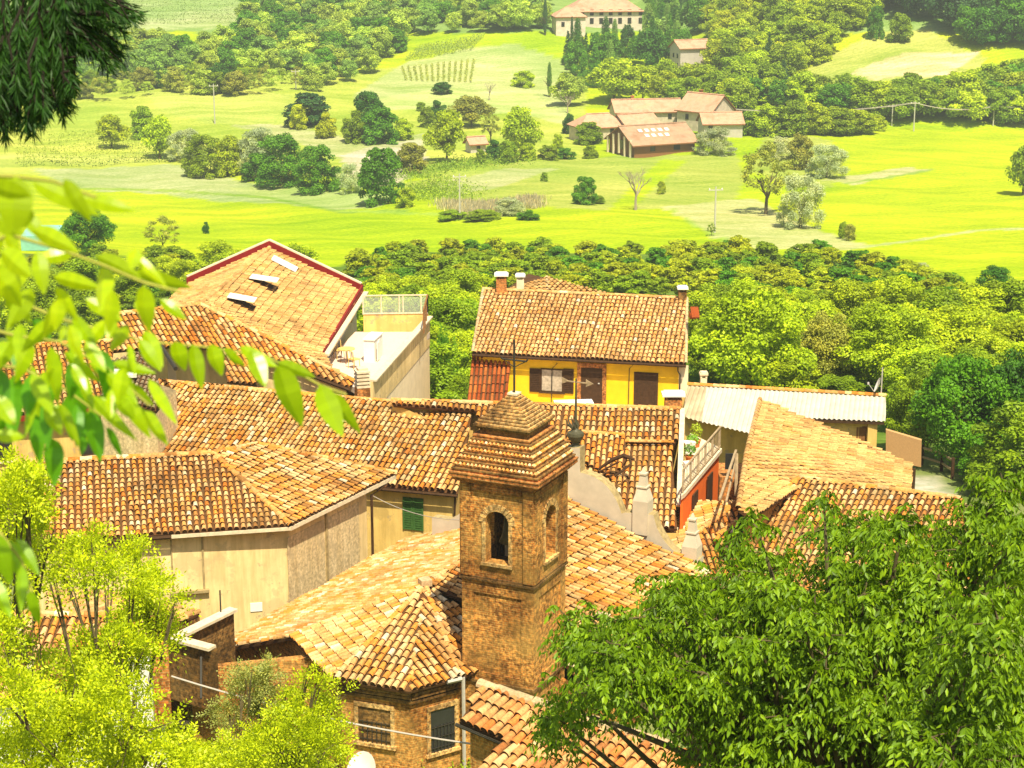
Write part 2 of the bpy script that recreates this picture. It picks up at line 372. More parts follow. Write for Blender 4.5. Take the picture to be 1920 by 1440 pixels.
# ---------------------------------------------------------------- roofs of half-round clay tiles
TR = random.Random(11)
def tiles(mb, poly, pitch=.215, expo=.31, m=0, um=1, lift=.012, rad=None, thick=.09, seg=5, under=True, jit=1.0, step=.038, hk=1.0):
    """cover a planar polygon (3D points) with rows of barrel tiles running down the slope"""
    P = [Vector(p) for p in poly]
    n = Vector((0, 0, 0))
    for i in range(1, len(P) - 1): n += (P[i] - P[0]).cross(P[i + 1] - P[0])
    n.normalize()
    if n.z < 0: n = -n
    up = (Vector((0, 0, 1)) - n * n.z).normalized(); u = up.cross(n).normalized()
    if under:
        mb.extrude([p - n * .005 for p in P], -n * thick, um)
    O = P[0]; q = [((p - O).dot(u), (p - O).dot(up)) for p in P]
    r1 = rad or pitch * .385; r0 = r1 * .80; L = expo * 1.18
    umin = min(a for a, b in q); umax = max(a for a, b in q)
    nc = int((umax - umin) / pitch); angs = [math.pi * k / seg for k in range(seg + 1)]
    cs = [(math.cos(a), math.sin(a)) for a in angs]
    for ci in range(nc + 1):
        uc = umin + (ci + .5) * pitch
        if uc > umax - pitch * .2: break
        xs = []
        for i in range(len(q)):
            (a1, b1), (a2, b2) = q[i], q[(i + 1) % len(q)]
            if (a1 <= uc) != (a2 <= uc): xs.append(b1 + (b2 - b1) * (uc - a1) / (a2 - a1))
        xs.sort()
        wob = TR.gauss(0, .006 * jit)
        for k in range(0, len(xs) - 1, 2):
            v0, v1 = xs[k], xs[k + 1]; nr = max(1, int(math.ceil((v1 - v0) / expo)))
            off = -.04 + TR.uniform(0, .03)
            for ri in range(nr):
                va = v0 + off + ri * expo + TR.gauss(0, .008 * jit); vb = min(va + L, v1 + .03)
                if vb - va < .08: continue
                jx = TR.gauss(0, .010 * jit) + wob; sk = TR.gauss(0, .012 * jit); h = lift + TR.random() * .012 * jit
                h += .022 * math.sin(uc * 1.3 + va * .9 + q[0][0]) + .014 * math.sin(uc * 3.1 - va * 2.1); base = O + u * (uc + jx) + up * va + n * (h + step); top = O + u * (uc + jx + sk) + up * vb + n * h
                vs = [base + u * (c * r1) + n * (s * r1 * 1.15 * hk) for c, s in cs] + [top + u * (c * r0) + n * (s * r0 * 1.05 * hk) for c, s in cs]
                e = seg + 1
                i0 = len(mb.v); mb.v.extend([tuple(v) for v in vs]); rr = TR.random()
                for j in range(seg):
                    mb.f.append((i0 + j, i0 + j + 1, i0 + e + j + 1, i0 + e + j)); mb.m.append(m); mb.r.append(rr)
                ic = len(mb.v); mb.v.extend([tuple(base + up * .012 + u * (c * r1 * .86) + n * (s * r1 * 1.02 * hk - .004)) for c, s in cs]); mb.f.append(tuple(range(ic + seg, ic - 1, -1))); mb.m.append(um); mb.r.append(.1)  # dark end face paints in the shade of the tile's hollow end
def ridge_caps(mb, a, b, r=.12, L=.42, m=0, h=.03):
    a = Vector(a); b = Vector(b); t = b - a; D = t.length; t.normalize(); k = max(1, int(D / L)); w = D / k
    u = t.cross(Vector((0, 0, 1))).normalized(); n = u.cross(t).normalized()
    if n.z < 0: n = -n
    for i in range(k):
        p = a + t * (i * w - .03) + n * (h + TR.random() * .015); q = a + t * ((i + 1) * w + .03) + n * h
        ra, rb = (r, r * .86)
        vs = [p + u * (math.cos(x) * ra) + n * (math.sin(x) * ra) for x in [math.pi * j / 6 for j in range(7)]] + \
             [q + u * (math.cos(x) * rb) + n * (math.sin(x) * rb) for x in [math.pi * j / 6 for j in range(7)]]
        rr = TR.random(); i0 = len(mb.v); mb.v.extend([tuple(v) for v in vs])
        for j in range(6): mb.f.append((i0 + j, i0 + j + 1, i0 + 8 + j, i0 + 7 + j)); mb.m.append(m); mb.r.append(rr)
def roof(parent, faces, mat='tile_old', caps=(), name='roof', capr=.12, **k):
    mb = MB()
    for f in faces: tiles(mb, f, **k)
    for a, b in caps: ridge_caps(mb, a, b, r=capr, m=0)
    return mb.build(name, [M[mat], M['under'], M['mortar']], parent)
def wall_rect(A, B, x0, y0, x1, y1):
    """rectangle on wall A-B from two opposite photo corners -> (origin, along, width, z0, z1)"""
    p = UV(x0, y0, A, B); q = UV(x1, y1, A, B)
    t = Vector((B[0] - A[0], B[1] - A[1], 0)).normalized()
    if (q - p).dot(t) < 0: p, q = Vector((q.x, q.y, p.z)), Vector((p.x, p.y, q.z))
    w = Vector((q.x - p.x, q.y - p.y, 0)).length
    return Vector((p.x, p.y, 0)), t, w, min(p.z, q.z), max(p.z, q.z)
def wbox(mb, o, t, u0, u1, z0, z1, out0, out1, m=0):
    """box on a wall: along u0..u1, height z0..z1, standing out0..out1 towards the camera side"""
    n = Vector((t.y, -t.x, 0))
    if n.dot(-o) < 0: n = -n
    c = o + t * ((u0 + u1) / 2) + n * ((out0 + out1) / 2); ang = math.atan2(t.y, t.x)
    mb.box((c.x, c.y, (z0 + z1) / 2), (u1 - u0, abs(out1 - out0), z1 - z0), ang, m)
def window(parent, A, B, rect, pane='glassdark', frame='wood', sill='coping', name='window', bars=True, fw=.06):
    o, t, w, z0, z1 = wall_rect(A, B, *rect)
    f = MB(); wbox(f, o, t, 0, w, z0, z0 + fw, .0, .05); wbox(f, o, t, 0, w, z1 - fw, z1, .0, .05)
    wbox(f, o, t, 0, fw, z0 + fw, z1 - fw, .0, .05); wbox(f, o, t, w - fw, w, z0 + fw, z1 - fw, .0, .05)
    if bars: wbox(f, o, t, w / 2 - .02, w / 2 + .02, z0 + fw, z1 - fw, .0, .045)
    W = f.build(name, M[frame], parent)
    p = MB(); wbox(p, o, t, fw, w - fw, z0 + fw, z1 - fw, -.03, .02); q = p.build('pane', M[pane], W)
    q.matrix_parent_inverse = Matrix.Identity(4)
    if sill:
        s_ = MB(); wbox(s_, o, t, -.08, w + .08, z0 - .07, z0 - .003, 0, .12); q = s_.build('sill', M[sill], W); q.matrix_parent_inverse = Matrix.Identity(4)
    return W
def sub(o):
    """sub-part of a mesh part whose own origin is the world origin"""
    o.matrix_parent_inverse = Matrix.Identity(4); return o
def chimney(parent, x, y, z0, z1, w=.5, d=.5, rz=-.4, mat='brick_red', cap='white', name='chimney'):
    mb = MB(); mb.box((x, y, (z0 + z1) / 2), (w, d, z1 - z0), rz)
    c = mb.build(name, M[mat], parent)
    k = MB(); k.box((x, y, z1 + .14), (w * .5, d * .5, .12), rz, m=1)
    for a, b in ((-1, -1), (1, -1), (1, 1), (-1, 1)):
        vx = Vector((a * w * .4, b * d * .4, 0)); vx.rotate(Matrix.Rotation(rz, 3, 'Z')); k.box((x + vx.x, y + vx.y, z1 + .08), (.08, .08, .16), rz, m=1)
    k.box((x, y, z1 + .20), (w * 1.35, d * 1.35, .09), rz); k.box((x, y, z1 + .275), (w * 1.1, d * 1.1, .06), rz)
    sub(k.build('chimney_cap', [M[cap], M[mat]], c))
    if parent is None: return c
    return c
def gutter(parent, a, b, r=.06, mat='metal_dark', down=None, name='gutter'):
    mb = MB(); mb.tube([a, b], r, 6)
    g = mb.build(name, M[mat], parent)
    if down:
        mb = MB(); mb.tube(down, r * .8, 6); mb.build('drainpipe', M[mat], parent)
    return g
ax = Vector((.905, -.425, 0)); bx = Vector((.425, .905, 0)); ZUP = Vector((0, 0, 1))
# ---------------------------------------------------------------- bell tower
Cf = Vector((.67, 56.3, 0)); TS = 2.5; Tc = Cf - ax * TS / 2 + bx * TS / 2; TA = math.atan2(ax.y, ax.x)
def TP(u, w, z): return Tc + ax * u + bx * w + ZUP * z     # tower frame
def tower():
    t = thing('bell_tower', 'square old brick bell tower with stepped tile cap and arched openings', 'bell tower', (Tc.x, Tc.y, -26.5))
    h = TS / 2; zs = -21.72; zt = -18.55; zb = -26.6
    # shaft below the string course, with corner strips standing proud
    s = MB()
    pr = .05
    def sq(mb, hh, z0, z1, m=0, top=True):
        c = [(-hh, -hh), (hh, -hh), (hh, hh), (-hh, hh)]
        for i in range(4):
            a, b = c[i], c[(i + 1) % 4]
            mb.face([TP(*a, z0), TP(*b, z0), TP(*b, z1), TP(*a, z1)], m)
        if top: mb.face([TP(*p, z1) for p in c], m); mb.face([TP(*p, z0) for p in c[::-1]], m)
    sq(s, h - pr, zb, zs)
    for a, b in ((-1, -1), (1, -1), (1, 1), (-1, 1)):
        cw = .42; cx, cy = a * (h - cw / 2), b * (h - cw / 2)
        p = TP(cx, cy, (zb + zs) / 2); s.box(p, (cw, cw, zs - zb - .004), TA)
    for (dx, dy) in ((0, -1), (1, 0), (0, 1), (-1, 0)):
        for zz in (zs - .22, -25.0):
            p = TP(dx * (h - .06), dy * (h - .06), zz); s.box(p, ((TS - .86) if dy else .12, (TS - .86) if dx else .12, .42 if zz > -23 else .3), TA)
    s.build('shaft', M['brick'], t)
    c = MB()
    sq(c, h + .07, zs, zs + .07); sq(c, h + .035, zs + .07, zs + .13)
    c.build('string_course', M['brick_dark'], t)
    c = MB(); sq(c, h + .06, -25.22, -25.12); c.build('base_course', M['brick_dark'], t)
    # belfry with an arched opening in each face
    bf = MB(); ow = .78; z0 = zs + .13; zo = z0 + .52; zsp = zo + 1.32; th = .36
    def face(dirx, diry):
        o = TP(dirx * 1, diry * 1, 0) - Tc; out = Vector((o.x, o.y, 0)).normalized(); al = Vector((-out.y, out.x, 0))
        def Q(u, z, dep=0): return Tc + out * (h - dep) + al * u + ZUP * z
        r = ow / 2; K = 12
        arc = [(-r * math.cos(math.pi * i / K), zsp + r * math.sin(math.pi * i / K)) for i in range(K + 1)]
        for dep, fl in ((0, 0), (th, 1)):
            hh = h if not fl else h - th
            fs = [[(-hh, z0), (-r, z0), (-r, zt), (-hh, zt)], [(r, z0), (hh, z0), (hh, zt), (r, zt)], [(-r, z0), (r, z0), (r, zo), (-r, zo)]]
            for i in range(K): a, b = arc[i], arc[i + 1]; fs.append([a, b, (b[0], zt), (a[0], zt)])
            for f in fs:
                pts = [Q(u, z, dep) for u, z in f]; bf.face(pts[::-1] if fl else pts, 0 if not fl else 1)
        loop = [(-r, zo)] + arc + [(r, zo)]
        for i in range(len(loop)):
            a, b = loop[i], loop[(i + 1) % len(loop)]; bf.face([Q(*a), Q(*b), Q(*b, th), Q(*a, th)], 0)
        # brick hood round the arch, sill, corner pilasters and sunken panel edge
        for i in range(K):
            a0, a1 = math.pi * (i + .08) / K, math.pi * (i + .92) / K
            p = [(-rr * math.cos(aa), zsp + rr * math.sin(aa)) for rr, aa in ((r + .02, a0), (r + .24, a0), (r + .24, a1), (r + .02, a1))]
            bf.extrude([Q(u, z, -.035) for u, z in p], -out * .03, 2)
        for sgn in (-1, 1):
            cc = Q(sgn * (h - .17), (z0 + zt) / 2, 0) + out * .02; bf.box(cc, (.34, .09, zt - z0 - .004), math.atan2(al.y, al.x))
            cc = Q(sgn * (r + .07), (zo + zsp) / 2, 0) + out * .015; bf.box(cc, (.12, .05, zsp - zo), math.atan2(al.y, al.x), 2)
        bf.box(Q(0, zo - .05) + out * .03, (ow + .3, .14, .09), math.atan2(al.y, al.x), 2)
        bf.box(Q(0, zt - .09) + out * .022, (TS - .8, .07, .17), math.atan2(al.y, al.x), 3)
    for d in ((0, -1), (1, 0), (0, 1), (-1, 0)): face(*d)
    bf.face([TP(a * h, b * h, z0 + .003) for a, b in ((-1, -1), (1, -1), (1, 1), (-1, 1))], 1)
    bf.build('belfry', [M['brick'], M['brick_dark'], M['coping_brick'], M['brick_red']], t)
    # bell and beam
    hd = MB(); hd.beam(TP(-h + .1, 0, -19.55), TP(h - .1, 0, -19.55), .12, .14); hd.build('bell_beam', M['wood'], t)
    bl = MB(); bl.lathe(tuple(TP(.04, -.35, -20.62)), [(.02, .98), (.12, .96), (.2, .84), (.22, .55), (.27, .25), (.38, .0), (.33, .0)], 20)
    bl.build('bell', M['bronze'], t, smooth=True)
    cl = MB(); cl.tube([TP(0, -.15, -20.5), TP(0, -.15, -20.72)], .04, 8); cl.build('clapper', M['metal_dark'], t)
    ct = MB(); ct.box(TP(-.22, .1, -21.0), (.30, .05, .62), TA); ct.box(TP(-.25, .33, -20.2), (.3, .05, .4), TA); ct.build('louvre_panel', M['coping'], t)
    # cornice
    co_ = MB(); rows = [(.02, .06), (.07, .10), (.10, .13), (.17, .2), (.24, .28)]
    z = zt
    for i, e in enumerate([.03, .09, .15, .22, .28]):
        sq(co_, h + e, z, z + .055, 0); z += .06
    co_.build('cornice', M['brick_red'], t)
    zc = z
    # lower skirt : tile-nosed courses narrowing to the neck
    sk = MB(); zn = -17.02; hb = h + .30; hn = .93; nC = 11
    for i in range(nC):
        f = i / nC; hh = hb + (hn - hb) * (f ** .92); za = zc + (zn - zc) * f; zb_ = zc + (zn - zc) * (i + 1) / nC
        sq(sk, hh - .025, za, zb_ - .045, 0); sq(sk, hh, zb_ - .045, zb_, 2 if i % 2 else 0)
        if i in (2, 4, 6, 8):
            k = int(2 * hh / .13)
            for sd in range(4):
                for j in range(k):
                    uu = -hh + (j + .5) * 2 * hh / k; rr = TR.random()
                    a = {0: (uu, -hh - .005), 1: (hh + .005, uu), 2: (uu, hh + .005), 3: (-hh - .005, uu)}[sd]
                    b = {0: (uu, -hh + .10), 1: (hh - .10, uu), 2: (uu, hh - .10), 3: (-hh + .10, uu)}[sd]
                    sk.tube([TP(*a, zb_ - .015), TP(*b, zb_ + .04)], [.046, .04], 6, 1, rr, cap=True)
    sk.build('lower_roof', [M['brick_red'], M['tile_pale'], M['brick_dark']], t)
    nk = MB(); sq(nk, hn - .12, zn, zn + .17, 0); sq(nk, hn - .06, zn + .17, zn + .22); sq(nk, hn, zn + .22, zn + .27); sq(nk, hn + .04, zn + .27, zn + .33)
    nk.build('neck', M['brick_dark'], t)
    py = MB(); z0 = zn + .33; z1 = -15.86; nC = 10
    for i in range(nC):
        f = i / nC; hh = hn * (1 - f) + .13 * f; dz = (z1 - z0) / nC; za = z0 + dz * i
        sq(py, hh, za, za + dz * .55, 1); sq(py, hh - .045, za + dz * .55, za + dz, 0)
    py.box(TP(0, 0, z1 + .03), (.34, .34, .06), TA, 2)
    py.build('spire', [M['brick_dark'], M['coping_brick'], M['coping']], t)
    cr = MB(); b = TP(0, 0, z1 + .05); cr.tube([b, b + ZUP * 1.7], .04, 6)
    cr.tube([b + ZUP * 1.05 - ax * .42, b + ZUP * 1.05 + ax * .42], .03, 6)
    for s_ in (-1, 1):
        cr.tube([b + ZUP * .82 + ax * s_ * .0, b + ZUP * .95 + ax * s_ * .22, b + ZUP * 1.02 + ax * s_ * .36], .014, 5)
        cr.tube([b + ZUP * 1.05 + ax * s_ * .42, b + ZUP * 1.12 + ax * s_ * .46], .03, 5)
    cr.build('iron_cross', M['metal_dark'], t)
    # the tower stands well in front of the nave: final size and position
    K = .895; new = Vector((t.location.x * K, t.location.y * K, t.location.z * K)); old = t.location.copy()
    for ch in t.children:
        me = ch.data; a = np.zeros(len(me.vertices) * 3); me.vertices.foreach_get('co', a); a = a.reshape(-1, 3); a = (a - np.array(old)) * K + np.array(new); me.vertices.foreach_set('co', a.reshape(-1)); me.update(); ch.matrix_parent_inverse = Matrix.Translation(-new)
    t.location = new
M['coping_brick'] = brick_mat('pale_brick', (.52, .34, .12), (.44, .22, .07), (.52, .40, .19), .13, .075, .3, (.5, .38, .16))
tower()
# ---------------------------------------------------------------- church
def church():
    Fz = -20.9; ez = -23.1
    Fp = U(1062, 935, Fz); Rp = U(797, 1098, Fz)
    t = thing('church', 'church with tiled nave roof, rounded apse and scrolled white gable', 'church', (0, 58, -26.5))
    PL = Plane(Fp, Rp, U(545, 1195, -22.3)); PR = Plane(Fp, Rp, Fp + ax * 6.2 + ZUP * -2.2)
    A0, A1, A2, A3 = U(545, 1195, -22.3), U(624, 1275, -22.3), U(768, 1297, -22.3), U(862, 1272, -22.3)
    farL = Vector(U(766, 1015, ez)); nl = PL.hit(400, 1220); fl = PL.hit(764, 1012)
    fr = PR.hit(1385, 1104); nr = PR.hit(1052, 1298)
    A4 = Vector((.6, 52.6, -22.3))
    nr2 = PR.hit(1090, 1275)
    faces = [[Fp, Rp, A0, nl, fl], [Rp, Fp, fr, nr2, Vector((.4, 54.0, PR.z(.4, 54.0)))],
             [Rp, A0, A1], [Rp, A1, A2], [Rp, A2, A3], [Rp, A3, A4]]
    mb = MB()
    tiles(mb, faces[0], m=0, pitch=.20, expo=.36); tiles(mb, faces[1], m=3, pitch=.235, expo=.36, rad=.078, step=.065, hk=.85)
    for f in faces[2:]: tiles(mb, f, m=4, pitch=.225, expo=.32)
    for a, b in ((A1, Rp), (A3, Rp), (A0, Rp)): ridge_caps(mb, a + (Rp - a) * .04, b, .10, m=4)
    ridge_caps(mb, Rp, Fp, .12)
    mb.box(Rp + ZUP * .12, (.34, .34, .2), .4, 2)
    mb.build('roof', [M['tile_pale'], M['under'], M['mortar'], M['tile_old'], M['tile_pale']], t)
    # walls
    w = MB(); cen = Rp
    def ins(p, k=.92): return (cen.x + (p.x - cen.x) * k, cen.y + (p.y - cen.y) * k)
    a0, a1, a2, a3, a4 = [ins(p) for p in (A0, A1, A2, A3, A4)]
    zt = -22.34
    n1 = Vector((nl.x + .45, nl.y + .35)); f1 = Vector((fl.x + .4, fl.y - .1)); a0i = Vector((A0.x + .05, A0.y + .5))
    w.ring([(n1.x, n1.y, nl.z - .1), (a0i.x, a0i.y, zt - .02), (a1[0], a1[1], zt), (a2[0], a2[1], zt), (a3[0], a3[1], zt), (a4[0], a4[1], zt),
            (nr2.x - .3, nr2.y + .4, nr2.z - .25), (fr.x - .4, fr.y + .2, fr.z - .1), (Fp.x, Fp.y, Fp.z - .15), (f1.x, f1.y, fl.z - .1)], -27.5)
    w.build('wall', M['brick'], t)
    cnc = MB()
    for p, q in ((a1, a2), (a2, a3)):
        p = Vector((*p, 0)); q = Vector((*q, 0)); d = (q - p).normalized(); nn = Vector((d.y, -d.x, 0))
        if nn.dot(-p) < 0: nn = -nn
        for k, zz in enumerate((-22.50, -22.62, -22.76)):
            cnc.box(((p + q) / 2 + nn * (.10 - .035 * k) + ZUP * zz), ((q - p).length + .1, .16, .09), math.atan2(d.y, d.x))
    cnc.build('eaves_cornice', M['brick_dark'], t)
    # apse windows : left one bricked up, right one dark
    def apw(A, B, rect, mt, name, lab=None):
        o, tt, ww, z0, z1 = wall_rect(A, B, *rect)
        f = MB(); wbox(f, o, tt, -.12, 0, z0, z1, 0, .05); wbox(f, o, tt, ww, ww + .12, z0, z1, 0, .05); wbox(f, o, tt, -.12, ww + .12, z1, z1 + .14, 0, .06); wbox(f, o, tt, -.16, ww + .16, z0 - .1, z0, 0, .10)
        fr_ = f.build('window', M['coping_brick'], t)
        p = MB(); wbox(p, o, tt, 0, ww, z0, z1, -.02, .012); p.build('pane', M[mt], fr_)
        g = MB(); k = 7
        for i in range(1, k): wbox(g, o, tt, ww * i / k - .009, ww * i / k + .009, z0, z0 + (z1 - z0) * .62, .03, .05)
        for i in range(3): zz = z0 + (z1 - z0) * (.1 + .24 * i); wbox(g, o, tt, 0, ww, zz, zz + .02, .03, .045)
        g.build('grille', M['metal_dark'], fr_)
        if lab: fr_['label'] = lab
    apw(a1, a2, (672, 1322, 734, 1398), 'brick_dark', 'w', 'bricked up apse window behind a grille')
    apw(a2, a3, (806, 1333, 852, 1400), 'glassdark', 'w', 'dark open apse window behind a grille')
    gutter(t, A3 + Vector((.05, -.02, 0)), A3 + Vector((-.35, -.25, .0)), .07, 'metal_grey', [A3 + Vector((.1, .1, 0)), A3 + Vector((.12, .15, -4.4))])
    # scrolled gable wall (its back faces the camera)
    A = Fp; B = Fp + ax * 6.0
    def uz(x, y):
        p = UV(x, y, A, B); return ((p - Fp).dot(ax), p.z)
    prof = [uz(*p) for p in [(1060, 841), (1086, 841), (1086.5, 887), (1099, 890), (1114, 896), (1128, 905), (1139, 915), (1148, 928), (1155, 940), (1160, 952), (1164, 964),
                             (1172, 962), (1213.7, 965.5), (1224, 966.7), (1227, 979), (1231, 992), (1238, 1005), (1246, 1017), (1257, 1030), (1271, 1041)]]
    u0 = prof[0][0] - .15
    right = prof + [uz(1274, 1045), uz(1310, 1050)]
    uR = right[-1][0]; base = -24.8
    mir = [(2 * u0 - u - .0, z) for u, z in right][::-1]
    prof2 = mir + right
    # split in vertical strips so that the concave outline stays clean
    g = MB(); th = -bx * -.42
    def Q(u, z, d=0): return Vector((Fp.x, Fp.y, 0)) + ax * u + bx * d + ZUP * z
    for (u1, z1), (u2, z2) in zip(prof2, prof2[1:]):
        if u2 - u1 < 1e-4:
            if abs(z1 - z2) > 1e-4: g.face([Q(u1, z1, .06), Q(u1, z2, .06), Q(u1, z2, .5), Q(u1, z1, .5)], 1)
            continue
        g.face([Q(u1, base, .06), Q(u2, base, .06), Q(u2, z2, .06), Q(u1, z1, .06)], 0)
        g.face([Q(u2, base, .5), Q(u1, base, .5), Q(u1, z1, .5), Q(u2, z2, .5)], 0)
        g.face([Q(u1, z1, .06), Q(u2, z2, .06), Q(u2, z2, .5), Q(u1, z1, .5)], 1)
    g.face([Q(prof2[-1][0], base, .06), Q(prof2[-1][0], base, .5), Q(prof2[-1][0], prof2[-1][1], .5), Q(prof2[-1][0], prof2[-1][1], .06)], 0)
    g.build('gable_parapet', [M['plaster_grey'], M['plaster_brown']], t)
    def pinn(u, zb, s=1.0):
        p = MB(); c = Q(u, 0, .26)
        def fr4(h0, h1, za, zb2):
            vs = [c + ax * (a * hh) + bx * (b * hh) + ZUP * zz for hh, zz in ((h0, za), (h1, zb2)) for a, b in ((-1, -1), (1, -1), (1, 1), (-1, 1))]
            p.mesh(vs, [(0, 1, 5, 4), (1, 2, 6, 5), (2, 3, 7, 6), (3, 0, 4, 7), (4, 5, 6, 7), (3, 2, 1, 0)])
        fr4(.27, .27, zb - .7, zb + .48); fr4(.27, .15, zb + .48, zb + .93); fr4(.19, .19, zb + .93, zb + .98); fr4(.14, .10, zb + .98, zb + 1.38); fr4(.13, .13, zb + 1.38, zb + 1.44); fr4(.07, .02, zb + 1.44, zb + 1.62)
        p.build('pinnacle', M['plaster_grey'], t)
    for px_, py_ in ((1200, 966), (1292, 1052)):
        u, z = uz(px_, py_); pinn(u, z)
    # urn-like iron finial on the centre pedestal
    f = MB(); u, z = uz(1073, 841); c = Q(u, z, .28)
    f.lathe(tuple(c), [(.16, 0), (.12, .06), (.1, .14), (.24, .26), (.30, .40), (.28, .50), (.16, .56), (.07, .66), (.045, .95), (.03, 2.4)], 14)
    for k in range(9):
        a = k * .7; pts = [c + Vector((math.cos(a) * .05, math.sin(a) * .05, .58)), c + Vector((math.cos(a) * .20, math.sin(a) * .20, .78)) - ax * .12, c + Vector((math.cos(a) * .16, math.sin(a) * .16, .98)) - ax * .2]
        f.tube(pts, [.03, .025, .015], 5)
    f.build('finial', M['bronze'], t)
    f = MB(); c2 = c + ZUP * 2.28; f.beam(c2 - ax * .36, c2 + ax * .40, .05, .035)
    f.extrude([c2 + ax * .36 + ZUP * .13, c2 + ax * .64, c2 + ax * .36 - ZUP * .13], bx * .02); f.extrude([c2 - ax * .30 + ZUP * .02, c2 - ax * .30 - ZUP * .02, c2 - ax * .52 - ZUP * .11, c2 - ax * .52 + ZUP * .11], bx * .02)
    f.build('wind_arrow', M['wood_grey'], t)
church()
# ---------------------------------------------------------------- left stucco house
def stucco_house():
    t = thing('stucco_house', 'aged beige stucco house with hipped clay tile roof and blind window', 'house', (-10, 65, -27))
    E0, E1, E2 = U(40, 1020, -21.8), U(545, 986, -21.8), U(742, 889, -21.8)
    K0, K1 = U(400, 851, -20.35), U(40, 868, -20.35); PF = Plane(E0, E1, K0)
    PRt = Plane(E1, E2, K0); G = PRt.hit(482, 834); L = PF.hit(30, 872)
    K1 = PF.hit(60, 868)
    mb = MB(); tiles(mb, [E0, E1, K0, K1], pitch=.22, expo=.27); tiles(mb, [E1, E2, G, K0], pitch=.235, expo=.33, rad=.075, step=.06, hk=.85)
    for a_, b_ in ((E1, K0), (K1, K0), (K0, G), (E2, G)): ridge_caps(mb, a_, b_)
    mb.build('roof', [M['tile_old'], M['under'], M['mortar']], t)
    back = Vector((E2.x - 8, E2.y + 3, -21.9))
    w = MB(); e0 = E0 + Vector((.3, .32, 0)); e1 = E1 + Vector((-.12, .42, 0)); e2 = E1 + (E2 - E1) * .78 + Vector((-.3, .15, 0))
    w.ring([(e0.x, e0.y, -21.9), (e1.x, e1.y, -21.9), (e2.x, e2.y, -21.9), (G.x, G.y, G.z - .15), (K0.x, K0.y + .3, K0.z - .2), (K1.x, K1.y + .3, K1.z - .15)], -27.5)
    w.build('wall', M['stucco'], t)
    A, B = e0, e1; 
    o, tt, ww, z0, z1 = wall_rect(A, B, 322, 1012, 381, 1104)
    f = MB(); wbox(f, o, tt, -.06, 0, z0, z1, 0, .04); wbox(f, o, tt, ww, ww + .07, z0, z1, 0, .05); wbox(f, o, tt, -.15, ww + .2, z0 - .1, z0, 0, .16)
    fr = f.build('blind_window', M['plaster_brown'], t); p = MB(); wbox(p, o, tt, 0, ww, z0, z1, -.01, .006); p.build('pane', M['stucco'], fr)
    p = MB(); o, tt, ww, z0, z1 = wall_rect(A, B, 469, 1131, 492, 1145); wbox(p, o, tt, 0, ww, z0, z1, 0, .03); p.build('plaque', M['white'], t)
    # patch of rough render and pilaster strips on the right wall
    A, B = e1, e2
    p = MB(); o, tt, ww, z0, z1 = wall_rect(A, B, 556, 1000, 680, 1150); z0 = -26
    wbox(p, o, tt, -.55, ww * .42, z0, -22.35, -.01, .012); wbox(p, o, tt, ww * .46, ww * .97, z0, -22.35, -.01, .012); p.build('rough_render', M['stucco_rough'], t)
    p = MB(); wbox(p, o, tt, ww * .43, ww * .455, z0, -22.0, 0, .05); p.build('wall_strip', M['plaster_brown'], t)
    # eaves: pale fascia with gutter, drainpipe
    fa = MB(); fa.beam(E1 + Vector((0, 0, -.10)), E2 + Vector((0, 0, -.10)), .05, .14); fa.beam(E0 + (E1 - E0) * .55 + Vector((0, 0, -.10)), E1 + Vector((0, 0, -.10)), .05, .12); fa.build('fascia', M['coping'], t)
    q = e2 + Vector((.25, -.05, .1)); gutter(t, E0 + Vector((0, -.04, -.1)), E0 + (E1 - E0) * .55 + Vector((0, -.04, -.1)), .07, 'wood',
           [E2 + Vector((-.25, -.4, -.12)), e2 + Vector((.5, .3, -.3)), q + Vector((-.05, -.1, -.5)), q + Vector((-.05, -.1, -4.5))])
stucco_house()
